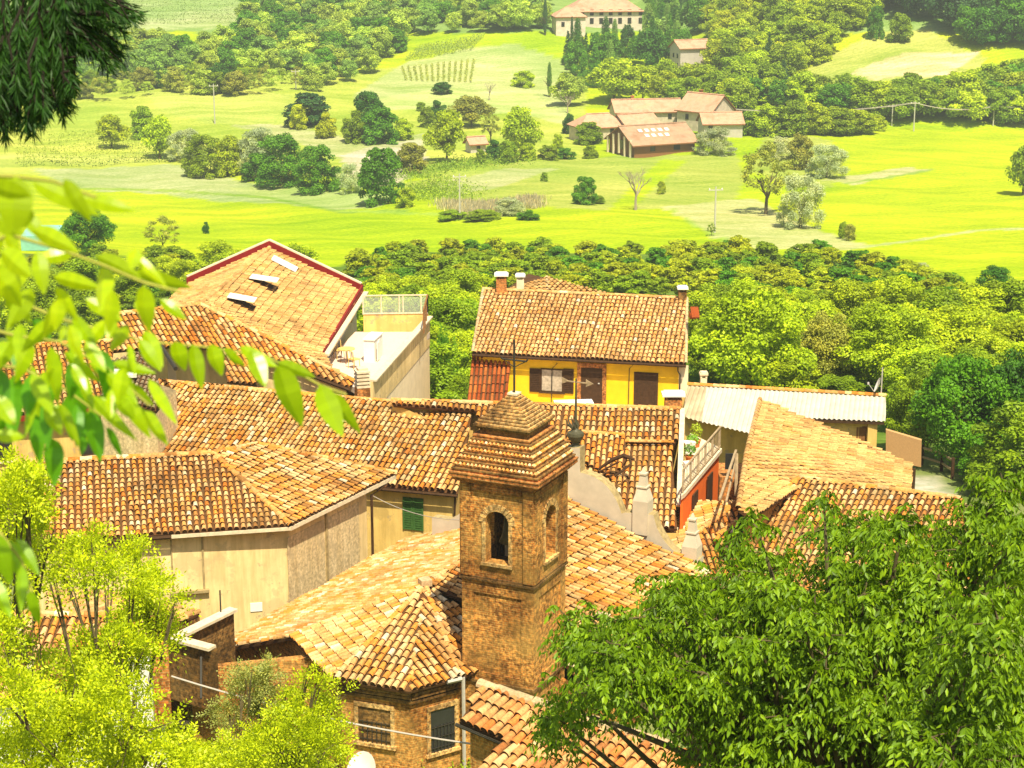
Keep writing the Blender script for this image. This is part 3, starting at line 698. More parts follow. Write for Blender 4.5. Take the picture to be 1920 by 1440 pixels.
# ---------------------------------------------------------------- long middle house with green shutters
def long_house():
    t = thing('long_house', 'long yellow plaster house with long clay tile roof and green shutters', 'house', (-5, 74, -28))
    e1 = U(858, 926, -23.2); e0 = U(255, 871, -23.2); r0 = U(300, 716, -21.3); r1 = U(886, 769, -21.3)
    roof(t, [[e0, e1, r1, r0]], 'tile_old', [(r0, r1)], pitch=.225, expo=.34)
    w = MB(); a = e0 + Vector((.35, .3, 0)); b = e1 + Vector((-.1, .35, 0)); c = b + (r1 - e1) * 1.9; d = a + (r1 - e1) * 1.9
    rr0 = a + (r0 - e0) * .93; rr1 = b + (r1 - e1) * .93
    w.ring([(a.x, a.y, -23.3), (b.x, b.y, -23.3), (rr1.x, rr1.y, -21.5), (c.x, c.y, -23.3), (d.x, d.y, -23.3), (rr0.x, rr0.y, -21.5)], -29)
    w.build('wall', M['stucco_yellow'], t)
    # far slope so the ridge is closed
    mb = MB(); f0 = Vector((r0.x + 1.8, r0.y + 5, -23.2)); f1 = Vector((r1.x + 1.8, r1.y + 5, -23.2)); mb.extrude([r0, r1, f1, f0], (0, 0, -.1), 0); mb.build('far_roof_slope', M['under'], t)
    o, tt, ww, z0, z1 = wall_rect(a, b, 755, 931, 795, 995)
    for i in range(2):
        s = MB(); u0 = i * ww / 2 + .01; u1 = (i + 1) * ww / 2 - .01
        wbox(s, o, tt, u0, u0 + .06, z0, z1, .01, .06); wbox(s, o, tt, u1 - .06, u1, z0, z1, .01, .06)
        k = 14
        for j in range(k): zz = z0 + (z1 - z0) * j / k; wbox(s, o, tt, u0 + .06, u1 - .06, zz, zz + (z1 - z0) / k * .6, .01, .045)
        wbox(s, o, tt, u0 + .06, u1 - .06, z0, z1, .0, .015)
        s.build('shutter', M['shutter'], t)
    gutter(t, e1 + (e0 - e1) * .3 + Vector((0, -.05, -.08)), e1 + Vector((0, -.05, -.08)), .06, 'wood', [e1 + Vector((-.1, .1, -.1)), e1 + Vector((-.15, .3, -1.4)), e1 + Vector((-.15, .3, -4))])
    # old tv aerial leaning on the roof
    p = UD(668, 870, 76); q = UD(650, 790, 76.5)
long_house()
# ---------------------------------------------------------------- rear house, vertical tile rows, with balcony and orange wall
def balcony_house():
    t = thing('balcony_house', 'tiled house with stepped roof, flowered side balcony and orange red wall', 'house', (5, 74, -28.5))
    r1 = U(1276, 768, -21.0); r0 = U(735, 752, -21.0); PL = slope_plane(r0, r1, .36, (0, 0))
    h = PL.hit; br = [h(1262, 829), h(1056, 826)]
    up = [r0, r1, h(1266, 831), h(905, 829), h(893, 771), h(738, 760)]
    lo = [p + Vector((0, 0, -.14)) for p in (h(1040, 826), h(1260, 829), h(1267, 950), h(1270, 985), h(1030, 985))]
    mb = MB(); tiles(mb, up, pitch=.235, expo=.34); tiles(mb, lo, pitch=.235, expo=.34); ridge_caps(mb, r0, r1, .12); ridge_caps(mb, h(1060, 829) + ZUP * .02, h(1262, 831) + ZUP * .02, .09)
    mb.build('roof', [M['tile_old'], M['under'], M['mortar']], t)
    # little cross roof on the lower slope
    g0 = h(1092, 832) + ZUP * .45; g1 = h(1170, 838) + ZUP * .45
    mb = MB(); tiles(mb, [g0, g1, h(1178, 860) + ZUP * .1, h(1150, 900) + ZUP * .02, h(1085, 862) + ZUP * .05], pitch=.22, expo=.3); ridge_caps(mb, g0, g1, .1); mb.build('cross_roof', [M['tile_orange'], M['under'], M['mortar']], t)
    b0 = h(1267, 985); e = r1
    side = Vector((b0.x, b0.y, 0)); sd = Vector((r1.x + .1, r1.y, 0))
    w = MB(); w.ring([(r0.x, r0.y, -21.1), (r1.x + .0, r1.y, -21.15), (sd.x + .1, sd.y, -21.2), (b0.x + .12, b0.y, b0.z - .3), (h(1030, 985).x, b0.y, b0.z - .3), (h(935, 800).x, h(935, 800).y, -22.4)], -29)
    w.build('wall', M['stucco_yellow'], t)
    v = MB(); v.beam(r1 + Vector((.08, 0, .03)), h(1272, 950) + Vector((.02, 0, .03)), .2, .09); v.build('verge', M['coping'], t)
    ch = UD(1262, 768, 79); chimney(t, ch.x, ch.y, -22.2, -21.0, .7, .5, 0, 'brick_red')
    # balcony
    p0 = U(1284, 925, -22.44); p1 = U(1354, 841, -22.44); inn = Vector((-1.25, .35, 0))
    q0 = U(1277, 930, -22.44); q1 = U(1294, 812, -22.44); s = MB(); s.extrude([p0, p1, q1, q0], (0, 0, -.16)); sl = s.build('balcony_slab', M['coping'], t)
    lw = MB(); d = (p1 - p0); n = Vector((d.y, -d.x, 0)).normalized(); 
    lw.ring([(p0.x - .05, p0.y, -22.62), (p1.x - .12, p1.y, -22.62), (q1.x, q1.y, -22.62), (q0.x, q0.y + .2, -22.62)], -29); lw.build('orange_wall', M['orange_wall'], t)
    for u in (.22, .62):
        a = p0 + d * u + n * -.04; b = p0 + d * (u + .13) + n * -.04
        q = MB(); q.extrude([Vector((a.x, a.y, -22.95)), Vector((b.x, b.y, -22.95)), Vector((b.x, b.y, -25)), Vector((a.x, a.y, -25))], n * .05); q.build('door', M['wood'], t)
    rl = MB(); k = 26
    for i in range(k + 1):
        p = p0 + d * (i / k) - n * .08; rl.box((p.x, p.y, -21.98), (.022 if i % 5 else .06, .022 if i % 5 else .06, .9), 0)
    rl.beam(p0 - n * .08 + ZUP * .92, p1 - n * .08 + ZUP * .92, .07, .05); rl.beam(p0 - n * .08 + ZUP * .1, p1 - n * .08 + ZUP * .1, .04, .03); rl.build('railing', M['wood_grey'], t)
    for (u, du, sz, mt) in ((1291, 852, .42, 'white'), (1289, 884, .3, 'white')):
        c = U(u, du, -22.44); q = MB(); q.box((c.x, c.y, -22.44 + sz * .6), (sz, sz * .8, sz * 1.2), .3); q.box((c.x, c.y, -22.44 + sz * 1.23), (sz * 1.1, sz * .9, .05), .3)
        tag(q.build('storage_box', M[mt]), 'white storage box on the balcony, ' + ('taller one by the railing' if sz > .4 else 'smaller one behind the flower pots'), 'box')
    for i, (u, du, lab) in enumerate(((1293, 868, 'terracotta pot with bushy plant at near end of balcony'), (1305, 838, 'terracotta pot with tall yellow flowers on the balcony'), (1298, 848, 'terracotta pot with small plant beside the yellow flowers'))):
        c = U(u, du, -22.44); potplant(c, .2, .5 if i != 1 else .75, lab, (.45, .55, .03) if i == 1 else (.2, .4, .05))
def potplant(c, r, h, lab, col, pot='terracotta', cat='potted plant'):
    t = thing('potted_plant', lab, cat, c)
    q = MB(); q.lathe(tuple(c), [(r * .6, 0), (r * .9, r * 1.3), (r, r * 1.35), (r, r * 1.5), (r * .85, r * 1.5)], 12); q.build('pot', M[pot], t)
    me = leaf_cloud('leaves', [((0, 0, 0), (r * 1.3, r * 1.3, h * .55))], 260, .09, 5 + int(abs(c.x) * 10)); o = bpy.data.objects.new('leaves', me); C.objects.link(o)
    o.parent = t; o.location = (0, 0, r * 1.5 + h * .4); o.color = (*col, 1)
# ---------------------------------------------------------------- foliage meshes (used everywhere)
def quads_mesh(name, V, rnd, mat):
    """V: (n,4,3) array of leaf quads"""
    n = len(V); me = bpy.data.meshes.new(name); me.vertices.add(n * 4); me.vertices.foreach_set('co', V.reshape(-1).astype(np.float32))
    me.loops.add(n * 4); me.loops.foreach_set('vertex_index', np.arange(n * 4, dtype=np.int32)); me.polygons.add(n)
    me.polygons.foreach_set('loop_start', np.arange(0, n * 4, 4, dtype=np.int32))
    a = me.attributes.new('rnd', 'FLOAT', 'FACE'); a.data.foreach_set('value', rnd.astype(np.float32)); me.materials.append(M[mat])
    me.update(calc_edges=True); me.validate(); return me
def nrm(a): return a / np.maximum(np.linalg.norm(a, axis=-1, keepdims=True), 1e-9)
def leaf_quads(P, Nn, T, size, asp=.5):
    """diamond leaves at P, normal Nn, axis T"""
    W = nrm(np.cross(Nn, T)); s = size[:, None]
    return np.stack([P - T * s * .5, P + W * s * asp * .5 - T * s * .05, P + T * s * .5, P - W * s * asp * .5 - T * s * .05], 1)
def leaf_cloud(name, lobes, n, size, seed, mat='leaf', droop=0.0, shell=.28, asp=.6, up=.45, jit=.75):
    rng = np.random.default_rng(seed); lobes = [(np.array(c, float), np.array(r, float)) for c, r in lobes]
    vol = np.array([(r[0] * r[1] * r[2]) ** .667 for c, r in lobes]); pr = vol / vol.sum(); cnt = rng.multinomial(n, pr)
    PP, NN, RR = [], [], []
    for (c, r), k in zip(lobes, cnt):
        d = nrm(rng.normal(size=(k, 3))); flip = (d[:, 2] < -.2) & (rng.random(k) < .55); d[flip, 2] *= -1
        rad = 1 - np.abs(rng.normal(size=(k, 1))) * shell; rad += (rng.random((k, 1)) < .08) * rng.random((k, 1)) * .25
        PP.append(c + d * r * rad); NN.append(d); RR.append(np.full(k, rng.random()))
    P = np.concatenate(PP); D = np.concatenate(NN); lr = np.concatenate(RR)
    Nn = nrm(D + np.array([0, 0, up]) + rng.normal(size=D.shape) * jit)
    T = rng.normal(size=D.shape); T[:, 2] -= droop * 3; T = nrm(T - Nn * np.sum(T * Nn, 1, keepdims=True))
    sz = size * (.65 + .7 * rng.random(len(P)))
    return quads_mesh(name, leaf_quads(P, Nn, T, sz, asp), np.clip(.55 * lr + .45 * rng.random(len(P)), 0, 1), mat)
def crown_lobes(rng, rx, ry, rz, zc, k, cr=(.26, .42), core=True, flat=.85, conic=0.0):
    L = []
    if core: L.append(((0, 0, zc), (rx * .62, ry * .62, rz * .66)))
    for i in range(k):
        d = rng.normal(size=3); d /= np.linalg.norm(d)
        q = rng.uniform(.55, .82); s = rng.uniform(*cr)
        f = 1 - conic * (d[2] * .5 + .5)
        f = f * (1.22 if d[2] < -.1 else 1); c = (d[0] * rx * q * f, d[1] * ry * q * f, zc + d[2] * rz * q)
        L.append((c, (rx * s, ry * s, (rx + rz) / 2 * s * flat)))
    return L

def bush_lobes(rng, k, cr=(.18, .30), r=4.0, H=10.0, top=.62):
    L = [((0, 0, H * .40), (r * .66, r * .66, H * .38))]
    for i in range(k):
        z = H * (.07 + .84 * rng.random()); u = (z / H - .34) / .62
        rp = r * math.sqrt(max(.02, 1 - u * u)) if u > 0 else r * (.86 + .14 * z / (H * .34))
        a = rng.uniform(0, 2 * math.pi); q = rng.uniform(.62, .86); s = rng.uniform(*cr); L.append(((rp * q * math.cos(a), rp * q * math.sin(a), z), (r * s, r * s, r * s * 1.05)))
    for i in range(6): a = rng.uniform(0, 6.28); q = rng.uniform(0, .35) * r; L.append(((q * math.cos(a), q * math.sin(a), H * .86), (r * .24, r * .24, r * .26)))
    return L
balcony_house()
# ---------------------------------------------------------------- house with roof terrace, upper left
def terrace_house():
    t = thing('terrace_house', 'large house with dark red eaves, skylights and glazed roof terrace', 'house', (-12, 92, -29))
    A = U(505, 466, -20.0); Bp = U(678, 548, -22.2); Rg = U(376, 572, -20.0); Cp = U(602, 662, -22.2)
    PR = Plane(A, Bp, Rg); PLf = slope_plane(A, Rg, .42, (A.x - 10, A.y)); h = PR.hit
    lf = PLf.hit(350, 535)
    hip = h(664, 716)
    roof(t, [[A, Bp, h(602, 662), h(622, 690), hip, Rg], [A, Rg, PLf.hit(300, 583), PLf.hit(347, 537)]], 'tile_pink', [(A, Rg)], pitch=.26, expo=.38, jit=1.5, rad=.085, step=.065, hk=.8)
    # front roof with the hip
    PF = Plane(Rg, hip, U(300, 650, -21.2)); g = PF.hit
    mb = MB(); tiles(mb, [g(216, 590), Rg, hip, g(656, 727), g(500, 669), g(482, 722), g(426, 716), g(420, 655), g(300, 651), g(190, 662)], pitch=.25, expo=.38)
    ridge_caps(mb, hip, Rg, .13); ridge_caps(mb, g(216, 590), Rg, .13); mb.build('front_roof', [M['tile_orange'], M['under'], M['mortar']], t)
    w = MB(); e = [g(500, 669), g(656, 727)]
    a = e[0] + Vector((.1, .35, -.15)); b = e[1] + Vector((-.2, .35, -.15))
    w.face([(a.x - 8, a.y + 1.5, -30), (b.x, b.y, -30), b, a, (a.x - 8, a.y + 1.5, -21.5)])
    w.build('front_wall', M['stucco'], t)
    gutter(t, e[0] + Vector((0, -.06, -.1)), e[1] + Vector((0, -.06, -.1)), .08, 'wood')
    # dark red boards on the raised edges with pale cappings
    f = MB(); up = ZUP * .42
    for p, q in ((A, Bp), (A, lf)):
        f.extrude([p, q, q + up, p + up], Vector((0, .16, 0)))
    f.extrude([Bp + up, Bp - ZUP * .08, h(602, 662) - ZUP * .1, h(602, 662) + ZUP * .06], Vector((.1, 0, 0)))
    f.build('red_fascia', M['red_paint'], t)
    c = MB(); up2 = up + ZUP * .05
    for p, q in ((A, Bp), (A, lf)): c.beam(p + up2 + Vector((0, .12, 0)), q + up2 + Vector((0, .12, 0)), .2, .07)
    c.build('edge_capping', M['coping'], t)
    k = MB(); k.beam(Bp + Vector((.25, -.1, .02)), h(602, 662) + Vector((.25, 0, -.1)), .26, .1); k.build('eaves_gutter', M['coping'], t)
    # skylights : one flat, two propped open
    up_ = (A - Bp); up_ = (up_ - PR.n * up_.dot(PR.n)).normalized(); al = (Rg - A).normalized(); n = PR.n
    for i, (x, y, op, s_) in enumerate(((532, 500, 0, 1.0), (492, 536, .32, 1.0), (450, 572, .3, .95))):
        c = h(x, y); S = [c + al * (a * .42 * s_) + up_ * (b * .75 * s_) for a, b in ((-1, -1), (1, -1), (1, 1), (-1, 1))]
        fr = MB(); fr.extrude([p + n * .16 for p in S], -n * .16); sk = fr.build('skylight', M['wood'], t)
        sash = MB(); hinge = (S[2] + S[3]) / 2 + n * .18
        q = []
        for p in (S[0], S[1], S[2], S[3]):
            r_ = p + n * .18 - hinge; l = -r_.dot(up_); q.append(hinge + al * r_.dot(al) * 1.12 + (-up_ * math.cos(op) + n * math.sin(op)) * l)
        sash.extrude(q, n * .05); sash.build('sash', M['white'], sk)
    # chimney-like stack and the terrace
    fl = -23.35
    T0 = UD(606, 672, 89); T = lambda x, y: U(x, y, fl)
    n0 = Vector((-8.6, 88.3)); 
    P = [T(600, 690), T(692, 742), Vector((-4.3, 97.7, fl)), Vector((-8.2, 97.7, fl))]
    d = MB(); d.extrude(P, (0, 0, -.3)); d.build('terrace_floor', M['terrazzo'], t)
    # house wall along the terrace, doors and yellow quoins
    A2 = h(604, 664); B2 = Bp
    wl = MB(); qa = Vector((A2.x - .25, A2.y, 0)); qb = Vector((B2.x - .3, B2.y, 0))
    wl.ring([(qa.x, qa.y, -22.25), (qb.x, qb.y, -22.25), (qb.x - 4.5, qb.y, -20.35), (qb.x - 9, qb.y, -22.3), (qa.x - 7, qa.y - 1, -22.3), (qa.x - 4, qa.y, -21)], -29.5)
    wl.build('wall', M['cream'], t)
    for i, (u0, u1) in enumerate(((.10, .30), (.52, .74))):
        a = qa.lerp(qb, u0); b = qa.lerp(qb, u1); q = MB(); q.extrude([Vector((a.x, a.y, fl)), Vector((b.x, b.y, fl)), Vector((b.x, b.y, -22.36)), Vector((a.x, a.y, -22.36))], Vector((.06, 0, 0)))
        dd = q.build('terrace_door', M['white'], t)
        a2 = qa.lerp(qb, u0 + .05) + Vector((.06, 0, 0)); b2 = qa.lerp(qb, u1 - .03) + Vector((.06, 0, 0))
        q = MB(); q.extrude([Vector((a2.x, a2.y, fl + .5)), Vector((b2.x, b2.y, fl + .5)), Vector((b2.x, b2.y, -22.5)), Vector((a2.x, a2.y, -22.5))], Vector((.02, 0, 0))); q.build('pane', M['glassdark'], dd)
    q = MB()
    for u in (.40, .84): a = qa.lerp(qb, u); q.box((a.x + .03, a.y, (fl - 22.3) / 2), (.1, .55, -22.3 - fl))
    q.build('wall_pilaster', M['stucco_yellow'], t)
    # back parapet with glazed screen
    b0 = T(662, 660); b1 = T(783, 668); b0 = U(660, 671, fl); b1 = U(776, 683, fl)
    b0 = Vector((-7.75, 97.6, fl)); b1 = Vector((b0.x + 3.35, b0.y + .2, fl))
    p = MB(); p.extrude([b0 - ZUP * .4, b1 - ZUP * .4, b1 + ZUP * .95, b0 + ZUP * .95], (0, .15, 0)); p.build('parapet', M['stucco_yellow'], t)
    s = MB(); zt = 1.95
    for u in (0, .28, .56, .62, .9, 1.0):
        c = b0.lerp(b1, u); s.box((c.x, c.y - .0, fl + (.95 + zt) / 2), (.07, .07, zt - .95))
    for zz in (.99, zt): s.beam(b0 + ZUP * zz, b1 + ZUP * zz, .08, .06)
    f0 = b1; f1 = Vector((b1.x - .05, b1.y - 3.6, fl))
    for u in (0, .33, .66, 1): c = f0.lerp(f1, u); s.box((c.x, c.y, fl + (.75 + zt) / 2), (.07, .07, zt - .75), 0, 1)
    s.beam(f0 + ZUP * zt, f1 + ZUP * zt, .08, .06, 1); s.build('screen_frame', [M['coping'], M['wood_mid']], t)
    gl = MB(); gl.face([b0 + ZUP * 1.0, b1 + ZUP * 1.0, b1 + ZUP * 1.9, b0 + ZUP * 1.9]); gl.face([f0 + ZUP * .8, f1 + ZUP * .8, f1 + ZUP * 1.9, f0 + ZUP * 1.9]); gl.build('screen_glass', M['glass'], t)
    # outer wall: cap, beige stucco band, pale lower wall
    o0 = Vector((b1.x + .1, b1.y, 0)); o1 = U(700, 745, fl); o1 = Vector((o1.x, o1.y, 0))
    nrmv = Vector((o0.y - o1.y, -(o0.x - o1.x), 0)).normalized()
    v = MB(); v.extrude([o1 + ZUP * (fl - .75), o0 + ZUP * (fl - .75), o0 + ZUP * (fl + .75), o1 + ZUP * (fl + .75)], -nrmv * .18); v.build('side_parapet', M['stucco'], t)
    v = MB(); v.beam(o1 + ZUP * (fl + .79), o0 + ZUP * (fl + .79), .34, .08); v.build('parapet_capping', M['coping'], t)
    v = MB(); v.ring([(o1.x - .03, o1.y, fl - .76), (o0.x - .03, o0.y, fl - .76), (o0.x - 4, o0.y + .1, fl - .76), (o1.x - 3, o1.y + .1, fl - .76)], -30); v.build('lower_wall', M['cream'], t)
    # things on the terrace
    c = U(700, 672, fl); q = MB(); q.box((c.x, c.y, fl + .55), (.55, 1.5, 1.1), -.2); q.box((c.x, c.y, fl + 1.13), (.62, 1.6, .06), -.2)
    for i in range(3): q.box((c.x + .29, c.y - .5 + i * .5, fl + .5), (.03, .42, .9), -.2)
    tag(q.build('storage_cabinet', M['white']), 'long white cabinet standing on the roof terrace', 'cabinet')
    c = U(650, 680, fl); tb = thing('round_table', 'small yellow wooden table beside the terrace doors', 'table', c)
    q = MB(); q.lathe((c.x, c.y, fl + .68), [(.42, 0), (.42, .04)], 16); q.build('tabletop', M['stucco_yellow'], tb)
    for a in range(4): q = MB(); q.tube([(c.x + .3 * math.cos(a * 1.57), c.y + .3 * math.sin(a * 1.57), fl), (c.x + .22 * math.cos(a * 1.57), c.y + .22 * math.sin(a * 1.57), fl + .68)], .02, 5); q.build('leg', M['wood_mid'], tb)
    for i, (x, y, rz, lab) in enumerate(((636, 672, .5, 'yellow wooden chair left of the terrace table'), (664, 690, 2.4, 'yellow wooden chair right of the terrace table'))):
        c = U(x, y, fl); ch = thing('chair', lab, 'chair', c)
        def L(a, b, z): return Vector((c.x + a * math.cos(rz) - b * math.sin(rz), c.y + a * math.sin(rz) + b * math.cos(rz), fl + z))
        q = MB(); q.box(L(0, 0, .45), (.42, .42, .04), rz); q.build('seat', M['stucco_yellow'], ch)
        q = MB(); q.tube([L(-.2, .2, .45), L(-.2, .26, .85), L(0, .27, .95), L(.2, .26, .85), L(.2, .2, .45)], .025, 6); q.tube([L(0, .2, .45), L(0, .27, .95)], .02, 5); q.build('backrest', M['stucco_yellow'], ch)
        for a, b in ((-1, -1), (1, -1), (1, 1), (-1, 1)): q = MB(); q.tube([L(a * .18, b * .18, .43), L(a * .2, b * .2, 0)], .018, 5); q.build('leg', M['stucco_yellow'], ch)
    c = U(684, 742, -24.0); st = thing('chimney_stack', 'short chimney with stacked clay louvres at the terrace corner', 'chimney', U(676, 740, -24.2))
    c = UD(679, 705, 87.0); q = MB()
    for i in range(5): q.box((c.x, c.y, c.z - .45 + i * .17), (.62, .62, .09), .3)
    q.box((c.x, c.y, c.z - .05), (.44, .44, .9), .3); q.build('louvres', M['coping'], st)
    q = MB(); q.box((c.x, c.y, c.z - 1.1), (.6, .6, 1.2), .3); q.build('base', M['brick_red'], st)
terrace_house()
# ---------------------------------------------------------------- yellow house
def yellow_house():
    t = thing('yellow_house', 'bright yellow house with tiled roof, dark shutters and brick framed door', 'house', (4, 97, -30))
    e0, e1 = U(885, 662, -23.84), U(1286, 683, -23.84); r0, r1 = U(906, 543, -21.74), U(1306, 559, -21.74)
    r1 = r0 + (e1 - e0); 
    b0 = Vector((r0.x * 2 - e0.x, r0.y * 2 - e0.y, -23.84)); b1 = Vector((r1.x * 2 - e1.x, r1.y * 2 - e1.y, -23.84))
    mb = MB(); tiles(mb, [e0, e1, r1, r0], pitch=.235, expo=.34, m=0, rad=.101, hk=.85, step=.03); mb.extrude([r0, r1, b1, b0], (0, 0, -.1), 1); ridge_caps(mb, r0, r1, .11)
    ridge_caps(mb, e0 + Vector((.03, 0, .03)), r0, .09, m=2); ridge_caps(mb, e1 + Vector((0, 0, .03)), r1, .09, m=2)
    mb.build('roof', [M['tile_pink2'], M['under'], M['mortar']], t)
    n = (r0 - e0).normalized(); fw = Vector((n.x, n.y, 0)).normalized(); al = (e1 - e0).normalized()
    A = e0 + fw * .42 + al * .15; B = e1 + fw * .42 - al * .3; zt = -23.6
    Cb = b1 - fw * .5 - al * .3; Db = b0 - fw * .5 + al * .15; r0i = (A + Db) / 2; r1i = (B + Cb) / 2
    w = MB(); w.ring([(A.x, A.y, -23.7), (B.x, B.y, -23.7), (r1i.x, r1i.y, -21.9), (Cb.x, Cb.y, -23.7), (Db.x, Db.y, -23.7), (r0i.x, r0i.y, -21.9)], -31)
    w.build('wall', M['yellow'], t)
    q = MB(); o, tt, ww, z0, z1 = wall_rect(A, B, 1277, 690, 1289, 760); wbox(q, o, tt, -.1, ww, -27, -24.0, 0, .012); q.build('corner_strip', M['cream'], t)
    # window with folded-back shutters
    wd = window(t, A, B, (1014, 690, 1056, 736), 'curtain', 'wood', 'wood')
    for rc in ((993, 690, 1014, 735), (1056, 691, 1076, 738)):
        o, tt, ww, z0, z1 = wall_rect(A, B, *rc); q = MB(); wbox(q, o, tt, 0.01, ww - .01, z0, z1, .01, .06); k = 12
        for j in range(k): zz = z0 + .04 + (z1 - z0 - .08) * j / k; wbox(q, o, tt, .06, ww - .06, zz, zz + .03, .06, .08)
        q.build('shutter', M['wood'], t)
    o, tt, ww, z0, z1 = wall_rect(A, B, 1090, 688, 1129, 760); z0 = -26.4
    q = MB(); wbox(q, o, tt, 0, ww, z0, z1, 0, .04); d = q.build('door', M['wood'], t)
    q = MB(); wbox(q, o, tt, -.2, 0, z0, z1, 0, .07); wbox(q, o, tt, ww, ww + .2, z0, z1, 0, .07); wbox(q, o, tt, -.2, ww + .2, z1, z1 + .22, 0, .07); q.build('brick_frame', M['brick_red'], d)
    q = MB(); wbox(q, o, tt, ww * .8, ww * .88, z0 + 1.2, z0 + 1.25, .04, .1); q.build('handle', M['metal_grey'], d)
    o, tt, ww, z0, z1 = wall_rect(A, B, 1189, 697, 1233, 765); z0 = -26.4
    q = MB(); wbox(q, o, tt, 0, ww, z0, z1, 0, .03)
    for j in range(8): wbox(q, o, tt, ww * (j + .1) / 8, ww * (j + .9) / 8, z0, z1 - .04, .03, .045)
    d = q.build('door', M['wood'], t); d['label'] = 'wide dark slatted door'
    # pipes and cables on the wall
    nn = -fw
    for x in (1036, 1181):
        q = MB(); p = UV(x, 680, A, B)
        q.tube([p + nn * .05 + al * .25, p + nn * .07 - al * .02 - ZUP * .3, p + nn * .07 - al * .04 - ZUP * 2.3], .022, 6); q.build('wall_cable', M['metal_dark'], t)
    q = MB(); p = UV(1271, 686, A, B); q.tube([p + nn * .36 + ZUP * .05, p + nn * .2 - ZUP * .2, p + nn * .06 + al * .12 - ZUP * .45, p + nn * .06 + al * .12 - ZUP * 3], .035, 6)
    q.build('drainpipe', M['metal_dark'], t)
    gutter(t, e0 + Vector((0, -.05, -.09)), e1 + Vector((0, -.05, -.09)), .07, 'wood')
    # lower lean-to roof at the left, steep red tiles
    PLn = Plane(U(886, 668, -24.15), U(958, 670, -24.15), U(946, 770, -26.4)); g = PLn.hit
    roof(t, [[g(886, 664), g(960, 668), g(946, 770), g(874, 770)]], 'tile_red', name='lean_to_roof', pitch=.23, expo=.5, jit=.4)
    # chimneys
    c = r0 + al * 1.0; chimney(t, c.x, c.y - .1, -22.2, -21.05, .55, .5, 0, 'brick_red')
    c = r0 + al * 1.9 + fw * 1.5; chimney(t, c.x, c.y, -23, -21.4, .4, .4, 0, 'cream')
    c = r1 - al * .25; chimney(t, c.x, c.y - .05, -22.3, -21.35, .42, .42, 0, 'brick_dark')
    # red tiles of the small porch on the right side
    q = MB(); c = UD(1303, 586, 97.5); q.box(c, (.40, 1.0, .07), 0, 0, .1, .35); q.box(c - Vector((.1, -.3, .2)), (.3, .6, .3)); q.build('side_porch_roof', M['tile_red'], t)
    # rear wing with hipped roof
    k = U(1025, 521, -20.9); pl = b0 + al * .5; pr_ = b0 + al * 7.6
    k = UD(1025, 521, 110); L = UD(940, 549, 107); Rr = UD(1140, 551, 107); bk = k + Vector((0, 3, -.1)); 
    rw = MB(); tiles(rw, [L, k, Vector((k.x, L.y, L.z - .0)) + Vector((0, -.1, -.25))], pitch=.3, expo=.45); tiles(rw, [Rr, Vector((k.x, L.y, L.z)) + Vector((0, -.1, -.25)), k], pitch=.3, expo=.45)
    ridge_caps(rw, Vector((k.x, L.y, L.z - .25)), k, .12, m=2); 
    rw.extrude([L, k, Vector((k.x - 1, k.y + 5, k.z - .8))], (0, 0, -.15), 1); rw.extrude([k, Rr, Vector((k.x - 1, k.y + 5, k.z - .8))], (0, 0, -.15), 1); rw.build('rear_roof', [M['tile_pink'], M['under'], M['mortar']], t)
    # front terrace with plants and low railing
    fz = -26.4; q = MB(); a = A - fw * .0; b = B - fw * .0
    q.extrude([Vector((a.x, a.y, fz)), Vector((b.x, b.y, fz)), Vector((b.x, b.y, fz)) - fw * 5, Vector((a.x, a.y, fz)) - fw * 5], (0, 0, -.3)); q.build('front_terrace', M['terrazzo'], t)
    q = MB(); p0 = UD(1040, 752, 90.0); p1 = UD(1250, 758, 88.0); k = 40
    p0.z = p1.z = fz + .95
    q.beam(p0, p1, .05); q.beam(p0 - ZUP * .75, p1 - ZUP * .75, .04)
    for i in range(k + 1): c = p0.lerp(p1, i / k); q.box((c.x, c.y, fz + .5), (.02 if i % 8 else .05, .02 if i % 8 else .05, .95))
    q.build('terrace_railing', M['metal_dark'], t)
M['tile_pink2'] = tile_mat('rosy_clay_tiles', [(0, (.52, .28, .10)), (.12, (.66, .37, .13)), (.40, (.74, .45, .19)), (.78, (.68, .33, .09)), (.975, WHT)], .3)
yellow_house()
for i, (x, y, d, r, lab, pot) in enumerate(((980, 752, 89, .3, 'shrubby potted plant behind the tower cross', 'terracotta'), (1020, 753, 89, .26, 'low potted plant under the shuttered window', 'terracotta'), (1183, 762, 89, .3, 'spiky potted plant left of the wide dark door', 'terracotta'))):
    c = UD(x, y, d); c.z = -26.4; potplant(c, r, .7, lab, (.16, .30, .04))
def umbrella_and_tank():
    c = UD(1076, 752, 84); c.z = -25.6
    q = MB(); q.box((c.x, c.y, -22.55), (1.7, .9, .07), .1); q.box((c.x, c.y, -22.7), (.1, .1, .3)); q.box((c.x, c.y - .2, -23.2), (.3, .3, 1.0))
    tag(q.build('white_canopy', M['white']), 'small white canopy just above the stepped tiled roof ridge', 'canopy')
umbrella_and_tank()
